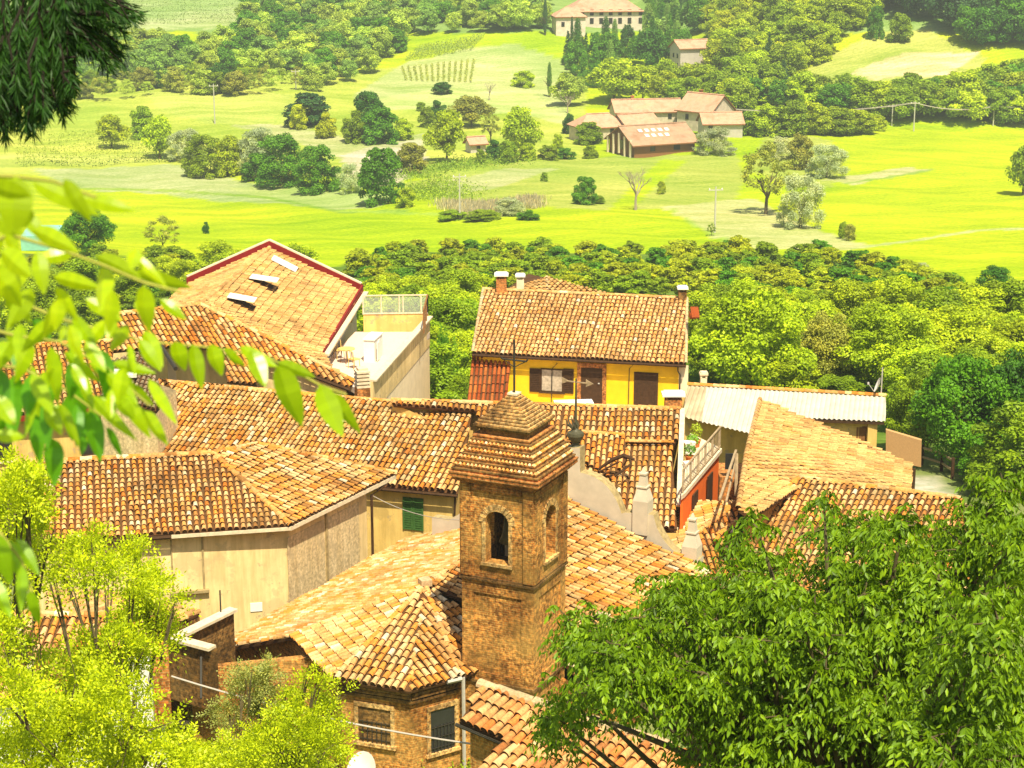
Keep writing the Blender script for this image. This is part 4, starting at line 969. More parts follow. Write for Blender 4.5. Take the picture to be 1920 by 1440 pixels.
# ---------------------------------------------------------------- corrugated shed
def shed():
    t = thing('corrugated_shed', 'low building with white corrugated roof and brown door panels', 'shed', (14, 85, -28))
    PL = Plane(U(1290, 722, -23.6), U(1661, 743, -23.6), U(1661, 790, -24.0)); g = PL.hit
    poly = [g(1290, 722), g(1661, 743), g(1661, 790), g(1514, 784), g(1412, 814), g(1279, 781)]
    m, nt, b, out = newmat('corrugated_sheet'); 
    n = noise(nt, .8, 6); r = ramp(nt, n, [(.38, (.50, .42, .26)), (.60, (.40, .31, .18))])
    nt.links.new(r.outputs[0], b.inputs['Base Color']); M['corr'] = m
    m = plain('white_corrugated_sheet', (.52, .48, .38), .14, 1.5); M['corrw'] = m
    def corr(polyp, mat):
        P = [Vector(p) for p in polyp]; nn = PL.n; up = (ZUP - nn * nn.z).normalized(); u = up.cross(nn).normalized(); O = P[0]
        q = [((p - O).dot(u), (p - O).dot(up)) for p in P]; us = min(a for a, b in q); ue = max(a for a, b in q); st = .055; K = int((ue - us) / st); mb = MB(); prev = None
        for i in range(K + 1):
            uc = us + (i + .5) * (ue - us) / (K + 1); xs = []
            for j in range(len(q)):
                (a1, b1), (a2, b2) = q[j], q[(j + 1) % len(q)]
                if (a1 <= uc) != (a2 <= uc): xs.append(b1 + (b2 - b1) * (uc - a1) / (a2 - a1))
            xs.sort()
            if len(xs) < 2: prev = None; continue
            off = .035 * math.cos(uc * 2 * math.pi / .22); cur = [O + u * uc + up * v + nn * off for v in (xs[0], xs[-1])]
            if prev: mb.face([prev[0], cur[0], cur[1], prev[1]])
            prev = cur
        return mb.build('corrugated_roof', mat, t)
    corr([g(1290, 722), g(1325, 724), g(1316, 791), g(1279, 781)], M['corr']); corr([g(1325, 724), g(1661, 743), g(1661, 790), g(1514, 784), g(1412, 814), g(1316, 791)], M['corrw'])
    q = MB(); ridge_caps(q, g(1290, 722), g(1661, 743), .12, .3); q.build('ridge_tiles', M['tile_orange'], t)
    A = g(1514, 784); B = g(1661, 790); a = A + Vector((0, .5, 0)); b = B + Vector((-.35, .5, 0))
    w = MB(); w.ring([(a.x - 6, a.y + .4, -24.2), (b.x, b.y, -24.15), (b.x, b.y + 2.2, -23.8), (a.x - 6, a.y + 3, -23.8)], -29.5); w.build('wall', M['stucco_yellow'], t)
    for rc in ((1566, 797, 1597, 850), (1604, 798, 1634, 860)):
        o, tt, ww, z0, z1 = wall_rect(a, b, *rc); q = MB(); wbox(q, o, tt, 0, ww, -27, z1, 0, .05)
        for j in range(5): wbox(q, o, tt, ww * (j + .08) / 5, ww * (j + .92) / 5, -27, z1 - .05, .05, .07)
        q.build('door_panel', M['wood_mid'], t)
    q = MB(); q.box((b.x - .18, b.y - .1, -26.5), (.42, .3, 4.7)); q.build('pillar', M['stucco_yellow'], t)
    q = MB(); q.beam(A + Vector((-.5, .1, -.12)), B + Vector((-.05, .1, -.12)), .1, .12); q.build('eaves_beam', M['wood'], t)
    pp = [UD(1661, 806, 86.5), UD(1728, 826, 85.0), UD(1727, 876, 85.0), UD(1661, 862, 86.5)]
    q = MB(); q.extrude(pp, Vector((.05, .25, 0))); tag(q.build('woven_screen', M['tanpanel']), 'tan woven screen beside the corrugated shed', 'screen')
    c = g(1652, 742); s = thing('satellite_dish', 'white satellite dish on a mast above the corrugated roof', 'satellite dish', c)
    q = MB(); q.tube([c - ZUP * .2, c + ZUP * 1.35], .03, 6); q.build('mast', M['metal_grey'], s)
    dish(s, c + Vector((-.22, -.05, .55)), Vector((-1, .12, .38)), .36)
    ch = g(1320, 722); chimney(t, ch.x, ch.y + .3, -24, -23.3, .3, .3, 0, 'cream', 'coping')
def dish(parent, c, d, r, arm=True):
    d = d.normalized(); u = d.cross(ZUP).normalized(); w = u.cross(d); K = 20; mb = MB(); vs = [c - d * r * .2]; 
    for k in (1, 2, 3):
        rr = r * k / 3
        for j in range(K): a = 2 * math.pi * j / K; vs.append(c + (u * math.cos(a) + w * math.sin(a)) * rr + d * r * .2 * ((k / 3) ** 2 - 1))
    fs = [(0, 1 + j, 1 + (j + 1) % K) for j in range(K)]
    for k in range(2): fs += [(1 + k * K + j, 1 + (k + 1) * K + j, 1 + (k + 1) * K + (j + 1) % K, 1 + k * K + (j + 1) % K) for j in range(K)]
    mb.mesh(vs, fs); mb.mesh([v - d * .02 for v in vs], [f[::-1] for f in fs]); mb.build('dish', M['white'], parent, smooth=True)
    q = MB(); q.tube([c - w * r - d * .0, c + d * r * 1.1 - w * .1], .014, 5); q.box(c + d * r * 1.1 - w * .1, (.08, .08, .1)); q.build('receiver_arm', M['metal_grey'], parent)
shed()
# ---------------------------------------------------------------- barn and the two front-right houses
def barn():
    t = thing('tile_barn', 'barn with broad plain pale tile roof in front of the white corrugated shed', 'barn', (12, 74, -28.5))
    r1 = U(1425, 750, -21.9); r0 = U(1384, 936, -21.9); e = U(1708, 872, -24.0); PL = Plane(r1, r0, e); g = PL.hit
    p = [g(1425, 750), g(1560, 806), g(1708, 872), g(1706, 922), g(1500, 914), g(1410, 972), g(1384, 955), g(1400, 850)]
    roof(t, [p], 'tile_pink', [(g(1384, 955), g(1400, 850)), (g(1400, 850), g(1425, 750))], pitch=.25, expo=.40, jit=1.6, rad=.08, step=.07, hk=.8)
    w = MB(); q = [g(1436, 756), g(1560, 810), g(1694, 872), g(1690, 912), g(1500, 900), g(1395, 955)]
    w.ring([(a.x, a.y, a.z - .15) for a in q], -29.5); w.build('wall', M['brick'], t)
    v = MB(); a = g(1424, 752); b = g(1400, 850); c = g(1384, 945); v.face([a, b, b - ZUP * 1.2, a - ZUP * .6]); v.face([b, c, c - ZUP * 2.2, b - ZUP * 1.2]); v.build('end_wall', M['brick_red'], t)
    g_ = MB()
    for i, x in enumerate((1704, 1712)): p_ = UD(x, 915, 80.5); g_.box(p_ - ZUP * .1, (.12, .12, 1.9))
    g_.build('post', M['wood'], t)
barn()
def right_house():
    t = thing('hipped_house', 'tiled hipped roof house behind the big right tree, below the pale barn', 'house', (14, 68, -28.5))
    r0 = U(1500, 897, -22.3); r1 = U(1800, 936, -22.3); PL = slope_plane(r0, r1, .36, (10, 0)); g = PL.hit
    PS = slope_plane(r0, r0 + bx * 5 - ax * 1.2, .36, (0, 66)); h0 = g(1392, 962)
    h0 = g(1400, 962)
    roof(t, [[r0, r1, g(1960, 1120), g(1420, 1120), g(1340, 1010)]], 'tile_old', [(r0, r1), (g(1345, 1006), r0)], pitch=.23, expo=.33)
    s = MB(); sd = [r0, g(1345, 1006), g(1345, 1006) + bx * 3.5 + ZUP * -.1, r0 + bx * 2 - ax * 1.0 - ZUP * .5]
    s.extrude(sd, (0, 0, -.1)); s.build('side_slope', M['tile_pink'], t)
    w = MB(); a, b = g(1440, 1100), g(1900, 1090); w.ring([(a.x, a.y, a.z - .3), (b.x, b.y, b.z - .3), (r1.x, r1.y, r1.z - .2), (r0.x, r0.y, r0.z - .2)], -29.5); w.build('wall', M['stucco_yellow'], t)
    t = thing('corner_house', 'low tiled roof house beside the white gable pinnacle', 'house', (8, 64, -28))
    r0 = U(1300, 955, -23.3); k = U(1384, 942, -23.2); r1 = U(1450, 965, -23.5); PL = slope_plane(k, r1, .34, (0, 40)); g = PL.hit
    PB = Plane(k, g(1250, 1060), U(1235, 955, -23.75)); 
    PB = Plane(k, g(1240, 1052), U(1240, 958, -23.9))
    roof(t, [[k, r1, g(1560, 1060), g(1560, 1130), g(1180, 1130), g(1240, 1052)]], 'tile_orange', [(k, r1), (g(1240, 1052), k)], pitch=.23, expo=.33)
    mb = MB(); tiles(mb, [k, g(1240, 1052), PB.hit(1228, 985), PB.hit(1262, 948), PB.hit(1320, 940)], pitch=.24, expo=.4); mb.build('back_roof', [M['tile_pale'], M['under'], M['mortar']], t)
    w = MB(); a, b = g(1260, 1110), g(1540, 1110); w.ring([(a.x, a.y, a.z - .3), (b.x, b.y, b.z - .3), (r1.x, r1.y, r1.z - .3), (k.x, k.y, k.z - .3)], -29); w.build('wall', M['stucco'], t)
    f = MB(); f.tube([g(1478, 1040), g(1484, 1118)], .05, 6); f.build('pale_pipe', M['white'], t)
right_house()
def small_brick():   # brick wall with opening between balcony house and barn
    t = thing('brick_annex', 'small brick annex between orange balcony house and barn', 'building', (9, 80, -28))
    pts = [UD(1352, 812, 80), UD(1408, 820, 80)]
    w = MB(); a, b = pts; w.ring([(a.x, a.y, -24.6), (b.x, b.y, -24.6), (b.x, b.y + 2, -24.6), (a.x, a.y + 2, -24.6)], -29, top=True); w.build('wall', M['brick_red'], t)
    o, tt, ww, z0, z1 = wall_rect(a, b, 1360, 850, 1376, 880); q = MB(); wbox(q, o, tt, 0, ww, z0, z1, 0, .03); q.build('opening', M['glassdark'], t)
    q = MB(); q.beam(UD(1350, 935, 70), UD(1380, 845, 76), .09); q.beam(UD(1362, 940, 70), UD(1381, 858, 76), .07); q.tube([UD(1380, 930, 72), UD(1381, 850, 72)], .07, 6)
    tag(q.build('stair_handrail', M['wood_grey']), 'weathered wooden handrail and post beside the orange wall', 'handrail')
small_brick()
# ---------------------------------------------------------------- near roof, bottom centre
def near_house():
    t = thing('near_house', 'near house with large orange clay tiles and thick mortar ridge', 'house', (1.5, 41, -24))
    r0 = U(905, 1288, -18.8); r1 = U(1037, 1331, -18.8); PL = slope_plane(r0, r1, .36, (-5, 30)); g = PL.hit
    rE = r0 + (r1 - r0) * 3.2
    e = lambda x, y: g(x, y)
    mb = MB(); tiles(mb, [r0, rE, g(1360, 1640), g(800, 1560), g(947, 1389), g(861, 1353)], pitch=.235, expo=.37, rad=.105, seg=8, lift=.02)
    ridge_caps(mb, r0 - (r1 - r0) * .03, r1 + (r1 - r0) * 1.6, .15, .55, m=2, h=.03)
    mb.build('roof', [M['tile_near'], M['under'], M['mortar']], t, smooth=False)
    w = MB(); a, b, c = g(872, 1362), g(950, 1395), g(815, 1545); inn = (r0 - g(861, 1353)); inn = Vector((inn.x, inn.y, 0)).normalized() * .25
    w.ring([(a.x + inn.x, a.y + inn.y, a.z - .12), (b.x + .15, b.y + .25, b.z - .12), (c.x + .3, c.y + .1, c.z - .12), (rE.x, rE.y - 3, rE.z - 2), (rE.x, rE.y, rE.z - .2), (r0.x, r0.y, r0.z - .2)], -25.5); w.build('wall', M['brick'], t)
    q = MB(); q.tube([g(855, 1352) - ZUP * .09, g(947, 1391) - ZUP * .09, g(800, 1562) - ZUP * .09], .045, 6); q.build('gutter', M['metal_dark'], t)
M['tile_near'] = tile_mat('near_orange_tiles', [(0, (.42, .17, .05)), (.15, (.60, .28, .09)), (.45, (.66, .36, .14)), (.72, (.64, .22, .05)), (.9, CREAM)], .3)
near_house()
# ---------------------------------------------------------------- bits at the left
def left_bits():
    t = thing('far_left_house', 'ochre house with dark red eaves half hidden by the foreground leaves', 'house', (-22, 78, -28))
    A0, A1 = UD(-60, 800, 80), UD(205, 770, 78); A1.z = A0.z = -21.9
    r0, r1 = U(-60, 655, -20.2), U(215, 640, -20.2)
    e0, e1 = U(-60, 790, -21.9), U(200, 762, -21.9)
    roof(t, [[e0, e1, r1, r0]], 'tile_orange', [(r0, r1)], pitch=.23, expo=.34)
    q = MB(); q.beam(e0 + Vector((0, -.05, -.12)), e1 + Vector((0, -.05, -.12)), .1, .22); q.build('red_fascia', M['red_paint'], t)
    w = MB(); a = e0 + Vector((.2, .5, 0)); b = e1 + Vector((-.3, .5, 0)); w.ring([(a.x, a.y, -22), (b.x, b.y, -22), (r1.x - .3, r1.y, -20.4), (r0.x, r0.y, -20.4)], -28.5); w.build('wall', M['stucco_yellow'], t)
    q = MB(); p = UD(38, 870, 78); q.box((p.x, b.y - .5, -24), (.12, .12, 4)); q.build('post', M['wood'], t)
    for rc in ((150, 800, 195, 850), (-10, 810, 24, 862)): window(t, a, b, rc)
    # grey roofed dormer with white lid
    t = thing('grey_roof_annex', 'small grey tiled annex roof with white vent box', 'building', (-16, 76, -27))
    e0, e1, r1, r0 = UD(186, 745, 78), UD(292, 770, 77), UD(322, 712, 79.5), UD(262, 652, 82)
    PL = Plane(e0, e1, r0); roof(t, [[e0, e1, PL.hit(300, 722), PL.hit(258, 660), PL.hit(205, 680)]], 'tile_grey', pitch=.2, expo=.35)
    w = MB(); w.ring([(e0.x, e0.y + .1, e0.z - .15), (e1.x, e1.y + .1, e1.z - .15), (e1.x + .5, e1.y + 2, e1.z + .3), (e0.x, e0.y + 3, e0.z + .5)], -28.5); w.build('wall', M['stucco_rough'], t)
    c = PL.hit(236, 712) + PL.n * .3; q = MB(); q.box(c, (.95, .8, .12), .15, 0, .5, .1); q.box(c - ZUP * .2, (.8, .66, .35), .15, 1); q.build('vent_box', [M['white'], M['wood']], t)
    q = MB(); q.tube([PL.hit(262, 664) + ZUP * .1, PL.hit(300, 655) + ZUP * .25, PL.hit(330, 700) + ZUP * .2], .1, 6); q.build('dark_gutter', M['metal_dark'], t)
    # roofs lower left behind the bush
    t = thing('low_left_house', 'low tiled house behind the yellow green bush at lower left', 'house', (-15, 52, -25))
    r0, r1 = U(-60, 1150, -20.6), U(300, 1160, -20.6); PL = slope_plane(r0, r1, .4, (-12, 30)); g = PL.hit; PB = slope_plane(r0, r1, .36, (-12, 80)); gb = PB.hit
    roof(t, [[r0, r1, g(285, 1290), g(-80, 1320)]], 'tile_old', [(r0, r1)], pitch=.23, expo=.34)
    w = MB(); a, b = g(-60, 1300), g(278, 1275); w.ring([(a.x, a.y, a.z - .15), (b.x, b.y, b.z - .15), (r1.x, r1.y, r1.z - .15), (r0.x, r0.y, r0.z - .15)], -26); w.build('wall', M['white'], t)
    t = thing('back_left_roof', 'low building with plain tan roof between bush and stucco house', 'building', (-13, 57, -26))
    p = [UD(90, 1108, 62), UD(190, 1112, 62), UD(372, 1152, 60.5), UD(296, 1182, 58), UD(90, 1150, 59)]
    pl = Plane(p[0], p[2], p[3]); p = [pl.hit(90, 1106), pl.hit(190, 1112), pl.hit(374, 1150), pl.hit(296, 1184), pl.hit(90, 1152)]
    roof(t, [p], 'tile_pink', pitch=.24, expo=.4); w = MB(); w.ring([(a.x, a.y, a.z - .12) for a in (p[0], p[2], p[3], p[4])], -26.5); w.build('wall', M['brick_dark'], t)
    # V shaped brick parapet with pale copings
    t = thing('brick_parapet_wall', 'old brick wall with V shaped pale stone coping beside the apse', 'wall', (-9, 54, -26))
    a = UD(330, 1196, 55.5); b = UD(440, 1142, 59); c = UD(400, 1214, 55.0)
    a.z = b.z = -22.0; a = U(326, 1197, -22.0); b = U(438, 1142, -22.0); c = U(398, 1216, -22.0); c.z = -22.0
    w = MB()
    for p_, q_ in ((a, b), (a, c)):
        d = (q_ - p_).normalized(); nn = Vector((-d.y, d.x, 0)) * .22
        w.extrude([p_ + Vector((0, 0, -.02)), q_ + Vector((0, 0, -.02)), Vector((q_.x, q_.y, -24)), Vector((p_.x, p_.y, -24))], nn)
    w.build('brickwork', M['brick_dark'], t)
    w = MB(); w.beam(a, b, .34, .09); w.beam(a + ZUP * .01, c + ZUP * .01, .34, .09); w.build('coping', M['coping'], t)
    q = MB(); p_ = U(414, 1150, -22); q.tube([p_, p_ + ZUP * .75], .025, 5); q.build('pin', M['metal_dark'], t)
    # long brick garden wall running right to the apse
    t = thing('garden_wall', 'long old brick yard wall between parapet and apse', 'wall', (-8, 53.5, -26))
    p0, p1 = UD(320, 1290, 54), UD(560, 1300, 54.2); p0 = Vector((p0.x, 53.2, 0)); p1 = Vector((p1.x + .2, 52.6, 0))
    w = MB(); w.extrude([p0 + ZUP * -23.1, p1 + ZUP * -22.45, p1 + ZUP * -26.6, p0 + ZUP * -26.6], (0, .3, 0)); w.build('brickwork', M['brick'], t)
    q = MB(); q.tube([UD(377, 1232, 52.7), UD(377, 1310, 52.0)], .035, 6); q.build('drainpipe', M['metal_dark'], t)
    # yard: low wall, kerb steps, white wall, brick pier
    for (pts, z, h_, mat, lab, nm) in (([(318, 1300), (420, 1322), (640, 1368)], None, .35, 'coping', 'low stone kerb wall running across the yard toward the apse', 'kerb_wall'),
                                   ([(300, 1360), (345, 1368), (420, 1390)], None, .25, 'coping', 'short broken kerb among the weeds at lower left', 'kerb_wall'),
                                   ([(640, 1372), (760, 1386), (930, 1412)], None, .3, 'brick_dark', 'low mossy wall in front of the apse', 'low_wall')):
        w = MB(); P = [TG(*p)[0] for p in pts]
        for p_, q_ in zip(P, P[1:]): w.beam(p_ + ZUP * (h_ / 2), q_ + ZUP * (h_ / 2), .3, h_)
        tag(w.build(nm, M[mat]), lab, 'wall')
    w = MB(); a = UD(238, 1240, 47); b = UD(302, 1238, 47); w.extrude([a, b, b - ZUP * 3, a - ZUP * 3], (0, .25, 0)); tag(w.build('white_wall', M['white']), 'bright white yard wall behind the lower left bush', 'wall')
    w = MB(); a = UD(302, 1262, 46.8); w.box(a, (.4, .4, 2.6), .2); w.box(a + ZUP * 1.35, (.5, .5, .1), .2); tag(w.build('brick_pier', M['brick_red']), 'brick gate pier right of the white yard wall', 'pier')
    # wire fences and long cables of the yard
    t = thing('yard_fence', 'rusty wire fence with thin posts in front of the apse', 'fence', (0, 49, -25))
    q = MB(); P = [TG(x, y)[0] for x, y in ((560, 1392), (702, 1410), (862, 1432), (965, 1440))]
    for p_ in P: 
        m_ = MB(); m_.tube([p_, p_ + ZUP * 1.5], .025, 5); m_.build('post', M['metal_dark'], t)
    for p_, q_ in zip(P, P[1:]):
        for zz in (.2, .55, .9, 1.25): q.tube([p_ + ZUP * zz, q_ + ZUP * zz], .009, 4)
        for i in range(1, 16): c = p_.lerp(q_, i / 16); q.tube([c + ZUP * .15, c + ZUP * 1.3], .006, 3)
    q.build('wire_mesh', M['metal_dark'], t)
    for (a, b, lab) in ((UD(322, 1268, 50), UD(940, 1402, 46), 'long pale cable sagging across the yard in front of the apse'), (UD(700, 930, 70), UD(866, 975, 62), 'thin white cable from the stucco house corner to the tower')):
        q = MB(); pts = []
        for i in range(13): f = i / 12; p_ = a.lerp(b, f); p_.z -= .22 * 4 * f * (1 - f); pts.append(p_)
        q.tube(pts, .026 if a.z < -19.5 and lab[0] == 'l' else .014, 5); tag(q.build('cable', M['wire']), lab, 'cable')
    c = UD(676, 1446, 40); s = thing('satellite_dish', 'white satellite dish at the bottom edge before the apse', 'satellite dish', (c.x, c.y, c.z - 2)); dish(s, c, Vector((-.7, -.65, .5)), .42)
    q = MB(); q.tube([c - ZUP * .1, c - ZUP * 2.6], .03, 6); q.build('mast', M['metal_grey'], s)
    # small skylight leaning on the church right eave
    # bent black stove pipe / old frame lying on the stepped roof
    q = MB(); P = [UD(1122, 880, 73.6), UD(1148, 862, 73.4), UD(1170, 854, 73.2), UD(1190, 862, 73.2)]; q.tube(P, [.05, .08, .09, .05], 7); P = [UD(1180, 856, 73.3), UD(1183, 870, 73), UD(1165, 884, 72.8), UD(1152, 893, 72.8)]; q.tube(P, [.06, .05, .05, .04], 6)
    q.tube([UD(1125, 884, 73.5), UD(1160, 866, 73.3)], .04, 5)
    tag(q.build('bent_branch', M['wood']), 'dark bent wooden limb lying on the stepped tile roof', 'branch')
    # rail fence and posts by the path at right
    t = thing('rail_fence', 'wooden two rail fence by the path at the right', 'fence', TG(1760, 880)[0])
    P = [TG(x, y)[0] for x, y in ((1728, 872), (1765, 884), (1785, 898))]; q = MB()
    for p_ in P: m_ = MB(); m_.box(p_ + ZUP * .5, (.14, .14, 1.2)); m_.build('post', M['wood'], t)
    for p_, r_ in zip(P, P[1:]):
        for zz in (.45, .95): q.beam(p_ + ZUP * zz, r_ + ZUP * zz, .07, .1)
    q.build('rail', M['wood_grey'], t)
    a, b = TG(40, 470)[0], TG(104, 470)[0]; q = MB(); q.extrude([a, b, b + ZUP * 2.0, a + ZUP * 2.0], (0, 5, .6)); tag(q.build('polytunnel', M['tarp']), 'teal green covered plot shelter at the far left meadow edge', 'shelter')
M['tile_grey'] = tile_mat('grey_slates', [(0, (.20, .15, .09)), (.4, (.30, .23, .14)), (.8, (.38, .30, .2))], .3)
left_bits()
# ---------------------------------------------------------------- far houses
def block(label, foot, w, dpt, rz, h, rise, roofm='far_tile', wallm='far_wall', hip=0.0, over=.5, wins=(), chim=0, cat='house', name='farmhouse', sky=0, base=None):
    p, d = (foot if isinstance(foot, Vector) else TG(*foot)[0]), 0
    t = thing(name, label, cat, p)
    ca, sa = math.cos(rz), math.sin(rz)
    def Q(u, v, z): return Vector((p.x + u * ca - v * sa, p.y + u * sa + v * ca, p.z + z))
    a, b = w / 2, dpt / 2
    m = MB(); m.ring([tuple(Q(-a, -b, h)), tuple(Q(a, -b, h)), tuple(Q(a, 0, h + (rise * .93 if not hip else 0))), tuple(Q(a, b, h)), tuple(Q(-a, b, h)), tuple(Q(-a, 0, h + (rise * .93 if not hip else 0)))], p.z - 4)
    m.build('wall', M[wallm], t)
    A, B = a + over, b + over; k = rise / b * over; zl = h - k; r = A - hip * B if hip else A
    rf = MB(); rid = (Q(-r, 0, h + rise), Q(r, 0, h + rise)); c = [Q(-A, -B, zl), Q(A, -B, zl), Q(A, B, zl), Q(-A, B, zl)]
    fs = [[c[0], c[1], rid[1], rid[0]], [c[2], c[3], rid[0], rid[1]]]
    if hip: fs += [[c[1], c[2], rid[1]], [c[3], c[0], rid[0]]]
    for f in fs: rf.extrude(f, (0, 0, -.18), 0, 1)
    rf.build('roof', [M[roofm], M['wood_mid']], t)
    for s_ in (-1, 1): f = MB(); f.beam(Q(-A, s_ * (B + .02), zl - .2), Q(A, s_ * (B + .02), zl - .2), .14, .12); f.build('eaves_board', M['wood_mid'], t)
    f = MB(); ridge_caps(f, rid[0], rid[1], .2, .8); f.build('ridge', M[roofm], t)
    for (side, u, z, ww, hh) in wins:
        f = MB()
        if side == 'f': c0 = Q(u, -b - .03, z); f.box(c0, (ww, .14, hh), rz)
        elif side == 'r': c0 = Q(a + .03, u, z); f.box(c0, (.14, ww, hh), rz)
        else: c0 = Q(-a - .03, u, z); f.box(c0, (.14, ww, hh), rz)
        f.build('window', M['glassdark'], t)
    for i in range(chim):
        c0 = Q(-a * .4 + i * a * .9, b * .15, h + rise * .95); f = MB(); f.box(c0, (.7, .7, 1.6), rz); f.box(c0 + ZUP * .85, (.95, .95, .15), rz); f.build('chimney', M['brick_red'], t)
    for i in range(sky):
        u = -a * .55 + (i % 5) * a * .22 + (i // 5) * .8; vv = -b * (.35 + .3 * (i // 5)); zz = h + rise * (1 + vv / b) + .12
        f = MB(); f.box(Q(u, vv, zz), (.9, 1.1, .1), rz, 0, .5, math.atan2(rise, b)); f.build('skylight', M['white'], t)
    return t, Q
M['far_tile'] = tile_mat('far_clay_roof', [(0, (.55, .33, .22)), (.5, (.60, .36, .24))], .35, (.38, .20, .10))
M['far_tile_brown'] = tile_mat('far_brown_roof', [(0, (.42, .27, .18)), (.5, (.45, .29, .19))], .35, (.30, .17, .10))
M['far_wall'] = plain('far_stone_wall', (.52, .44, .32), .2, 1)
M['far_white'] = plain('far_white_wall', (.62, .52, .42), .15, 1)
M['far_grey'] = plain('far_grey_wall', (.46, .42, .36), .1, 1)
def far_places():
    # hamlet in the centre-right
    t, Q = block('large brown roofed farm building with skylights and timber gable', (1222, 284), 15, 12, .42, 3.0, 3.0, 'far_tile_brown', 'wood_mid', sky=9, over=.9, wins=(('f', -3, 1.6, 1.2, 1.2), ('f', 3, 1.6, 1.6, 1.2), ('l', 0, 2, 1.4, 2)), name='farm_building', cat='farmhouse')
    for u in (-5.4, -2.7, 0, 2.7, 5.4): q = MB(); q.box(Q(-8.2, u, 1.4 + .35 * (5.4 - abs(u)) * .5), (.4, .4, 4.4), .42); q.build('timber_post', M['coping'], t)
    block('farmhouse with pale wall and plain orange roof, leftmost of the hamlet', (1120, 258), 11, 8, .35, 3.2, 2.4, wallm='far_wall', hip=.7, wins=(('f', -2, 2, .9, 1.2), ('f', 2, 2, .9, 1.2)))
    block('long orange roofed farmhouse behind the skylight building', (1210, 240), 16, 8, .16, 4.6, 2.3, wins=(('f', 5, 3.2, .9, 1.2), ('f', 1, 3.2, .9, 1.2), ('f', 7.0, 2.2, .9, 1.2)), chim=1)
    block('lower pinkish roofed wing with dark windows joined to the long farmhouse', (1190, 256), 9, 7, .5, 3.4, 2.0, wins=(('f', -1, 2.0, 1.2, 1.2), ('f', 2, 2.0, 1.2, 1.2)))
    block('tall farmhouse with pale gable wall at the back right of the hamlet', (1322, 244), 10, 9, -.75, 5.2, 3.4, wins=(('f', -2, 3.4, .9, 1.3), ('f', 2, 3.4, .9, 1.3), ('l', 0, 3.4, .9, 1.3)), chim=1)
    block('low pink roofed barn with grey wall at the right end of the hamlet', (1350, 254), 9, 7, .1, 3.4, 2.0, wallm='far_grey', wins=(('f', -3, 2.6, 1.0, 1.2),), cat='barn')
    block('small ruined stone shed among trees left of the hamlet', (892, 284), 3.6, 3.2, .4, 2.2, 1.1, 'far_tile', 'far_grey', wins=(('f', 0, 1.1, .8, 1.2),), name='stone_shed', cat='shed')
    # small villa on the slope
    W = (('l', -1.6, 2.6, .8, 1.2), ('l', 1, 2.6, .8, 1.2), ('l', -1.6, 5.2, .8, 1.2), ('l', 1, 5.2, .8, 1.2), ('f', 2.8, 5.6, .8, 1.5), ('f', 3.4, 2.6, 1.2, 1.4))
    t, Q = block('grey gabled villa on the slope among trees', (1294, 138), 9.5, 7, .35, 7.6, 1.8, wallm='far_grey', wins=W, name='villa', cat='villa')
    q = MB(); q.box(Q(3.2, -4.4, 3.9), (3.4, 1.8, .22), .35); q.box(Q(3.2, -5.2, 4.35), (3.4, .1, .8), .35); q.build('balcony', M['coping'], t)
    q = MB(); q.box(Q(-2, -5.4, -.2), (14, 4, 1.2), .35); q.build('terrace', M['coping'], t)
    q = MB(); 
    W = tuple(('f', u, z, 1.2, 1.8) for z in (1.6, 4.2) for u in (-11, -7.5, -4.5, -1.5, 1.5, 4.5, 7.5, 11))
    t, Q = block('long white villa with pink hipped roof on the top hill', (1130, 46), 23, 12, .12, 5.0, 4.0, wallm='far_white', hip=1.0, over=.7, wins=W, chim=2, name='hill_villa', cat='villa')
    block('side wing of the hill villa with lower pink roof', (1066, 62), 9, 9, .12, 5.5, 2.4, wallm='far_white', hip=.8, wins=(('f', -2.4, 3, 1.0, 1.4), ('f', 1.8, 3, 1.0, 1.4)), name='villa_wing', cat='villa')
    # poles
    def pole(x, yb, yt, lab, arm=True, dbl=False):
        p, d = TG(x, yb); h = (yb - yt) * d / F * 1.03; t = thing('utility_pole', lab, 'utility pole', p, 'poles across the valley')
        q = MB(); q.tube([p - ZUP * .3, p + ZUP * h], [.17, .11], 7); q.build('pole', M['concrete_pale'], t)
        if arm:
            q = MB(); q.beam(p + ZUP * (h - .5) - Vector((1.1, .2, 0)), p + ZUP * (h - .5) + Vector((1.1, .2, 0)), .14); q.build('crossarm', M['concrete_pale'], t)
            for s in (-1, 0, 1): q = MB(); q.lathe((p.x + s * .95, p.y + s * .17, p.z + h - .44), [(.07, 0), (.1, .08), (.06, .2), (.02, .26)], 6); q.build('insulator', M['white'], t)
        return p + ZUP * (h - .3)
    M['concrete_pale'] = plain('pale_concrete', (.46, .44, .36), .1, 3)
    pole(403, 232, 160, 'tall pole with crossarm in the left meadow'); pole(555, 168, 132, 'pole at the foot of the far wood'); pole(862, 412, 328, 'single pole by the pale reeds'); pole(1340, 436, 352, 'pole beside the dry grass path')
    a = pole(1672, 236, 197, 'thin pole left of the taller one at the treeline'); b = pole(1713, 246, 192, 'tallest pole at the right treeline'); c = pole(1862, 236, 198, 'rightmost pole at the treeline')
    e = UD(1930, 203, 470); l = UD(1380, 205, 440)
    for i, (p, r_, lab) in enumerate(((l, b, 'power line from the hamlet to the tallest treeline pole'), (b, c, 'power line between the tallest and rightmost treeline poles'), (c, c + Vector((45, 3, 2)), 'power line leaving the rightmost treeline pole to the right'))):
        q = MB()
        for dx in (-.6, .6):
            pts = []
            for k in range(13): f = k / 12; w = p.lerp(r_, f) + Vector((0, dx, 0)); w.z -= 1.2 * 4 * f * (1 - f); pts.append(w)
            q.tube(pts, .05, 4)
        tag(q.build('power_line', M['wire']), lab, 'power line')
far_places()
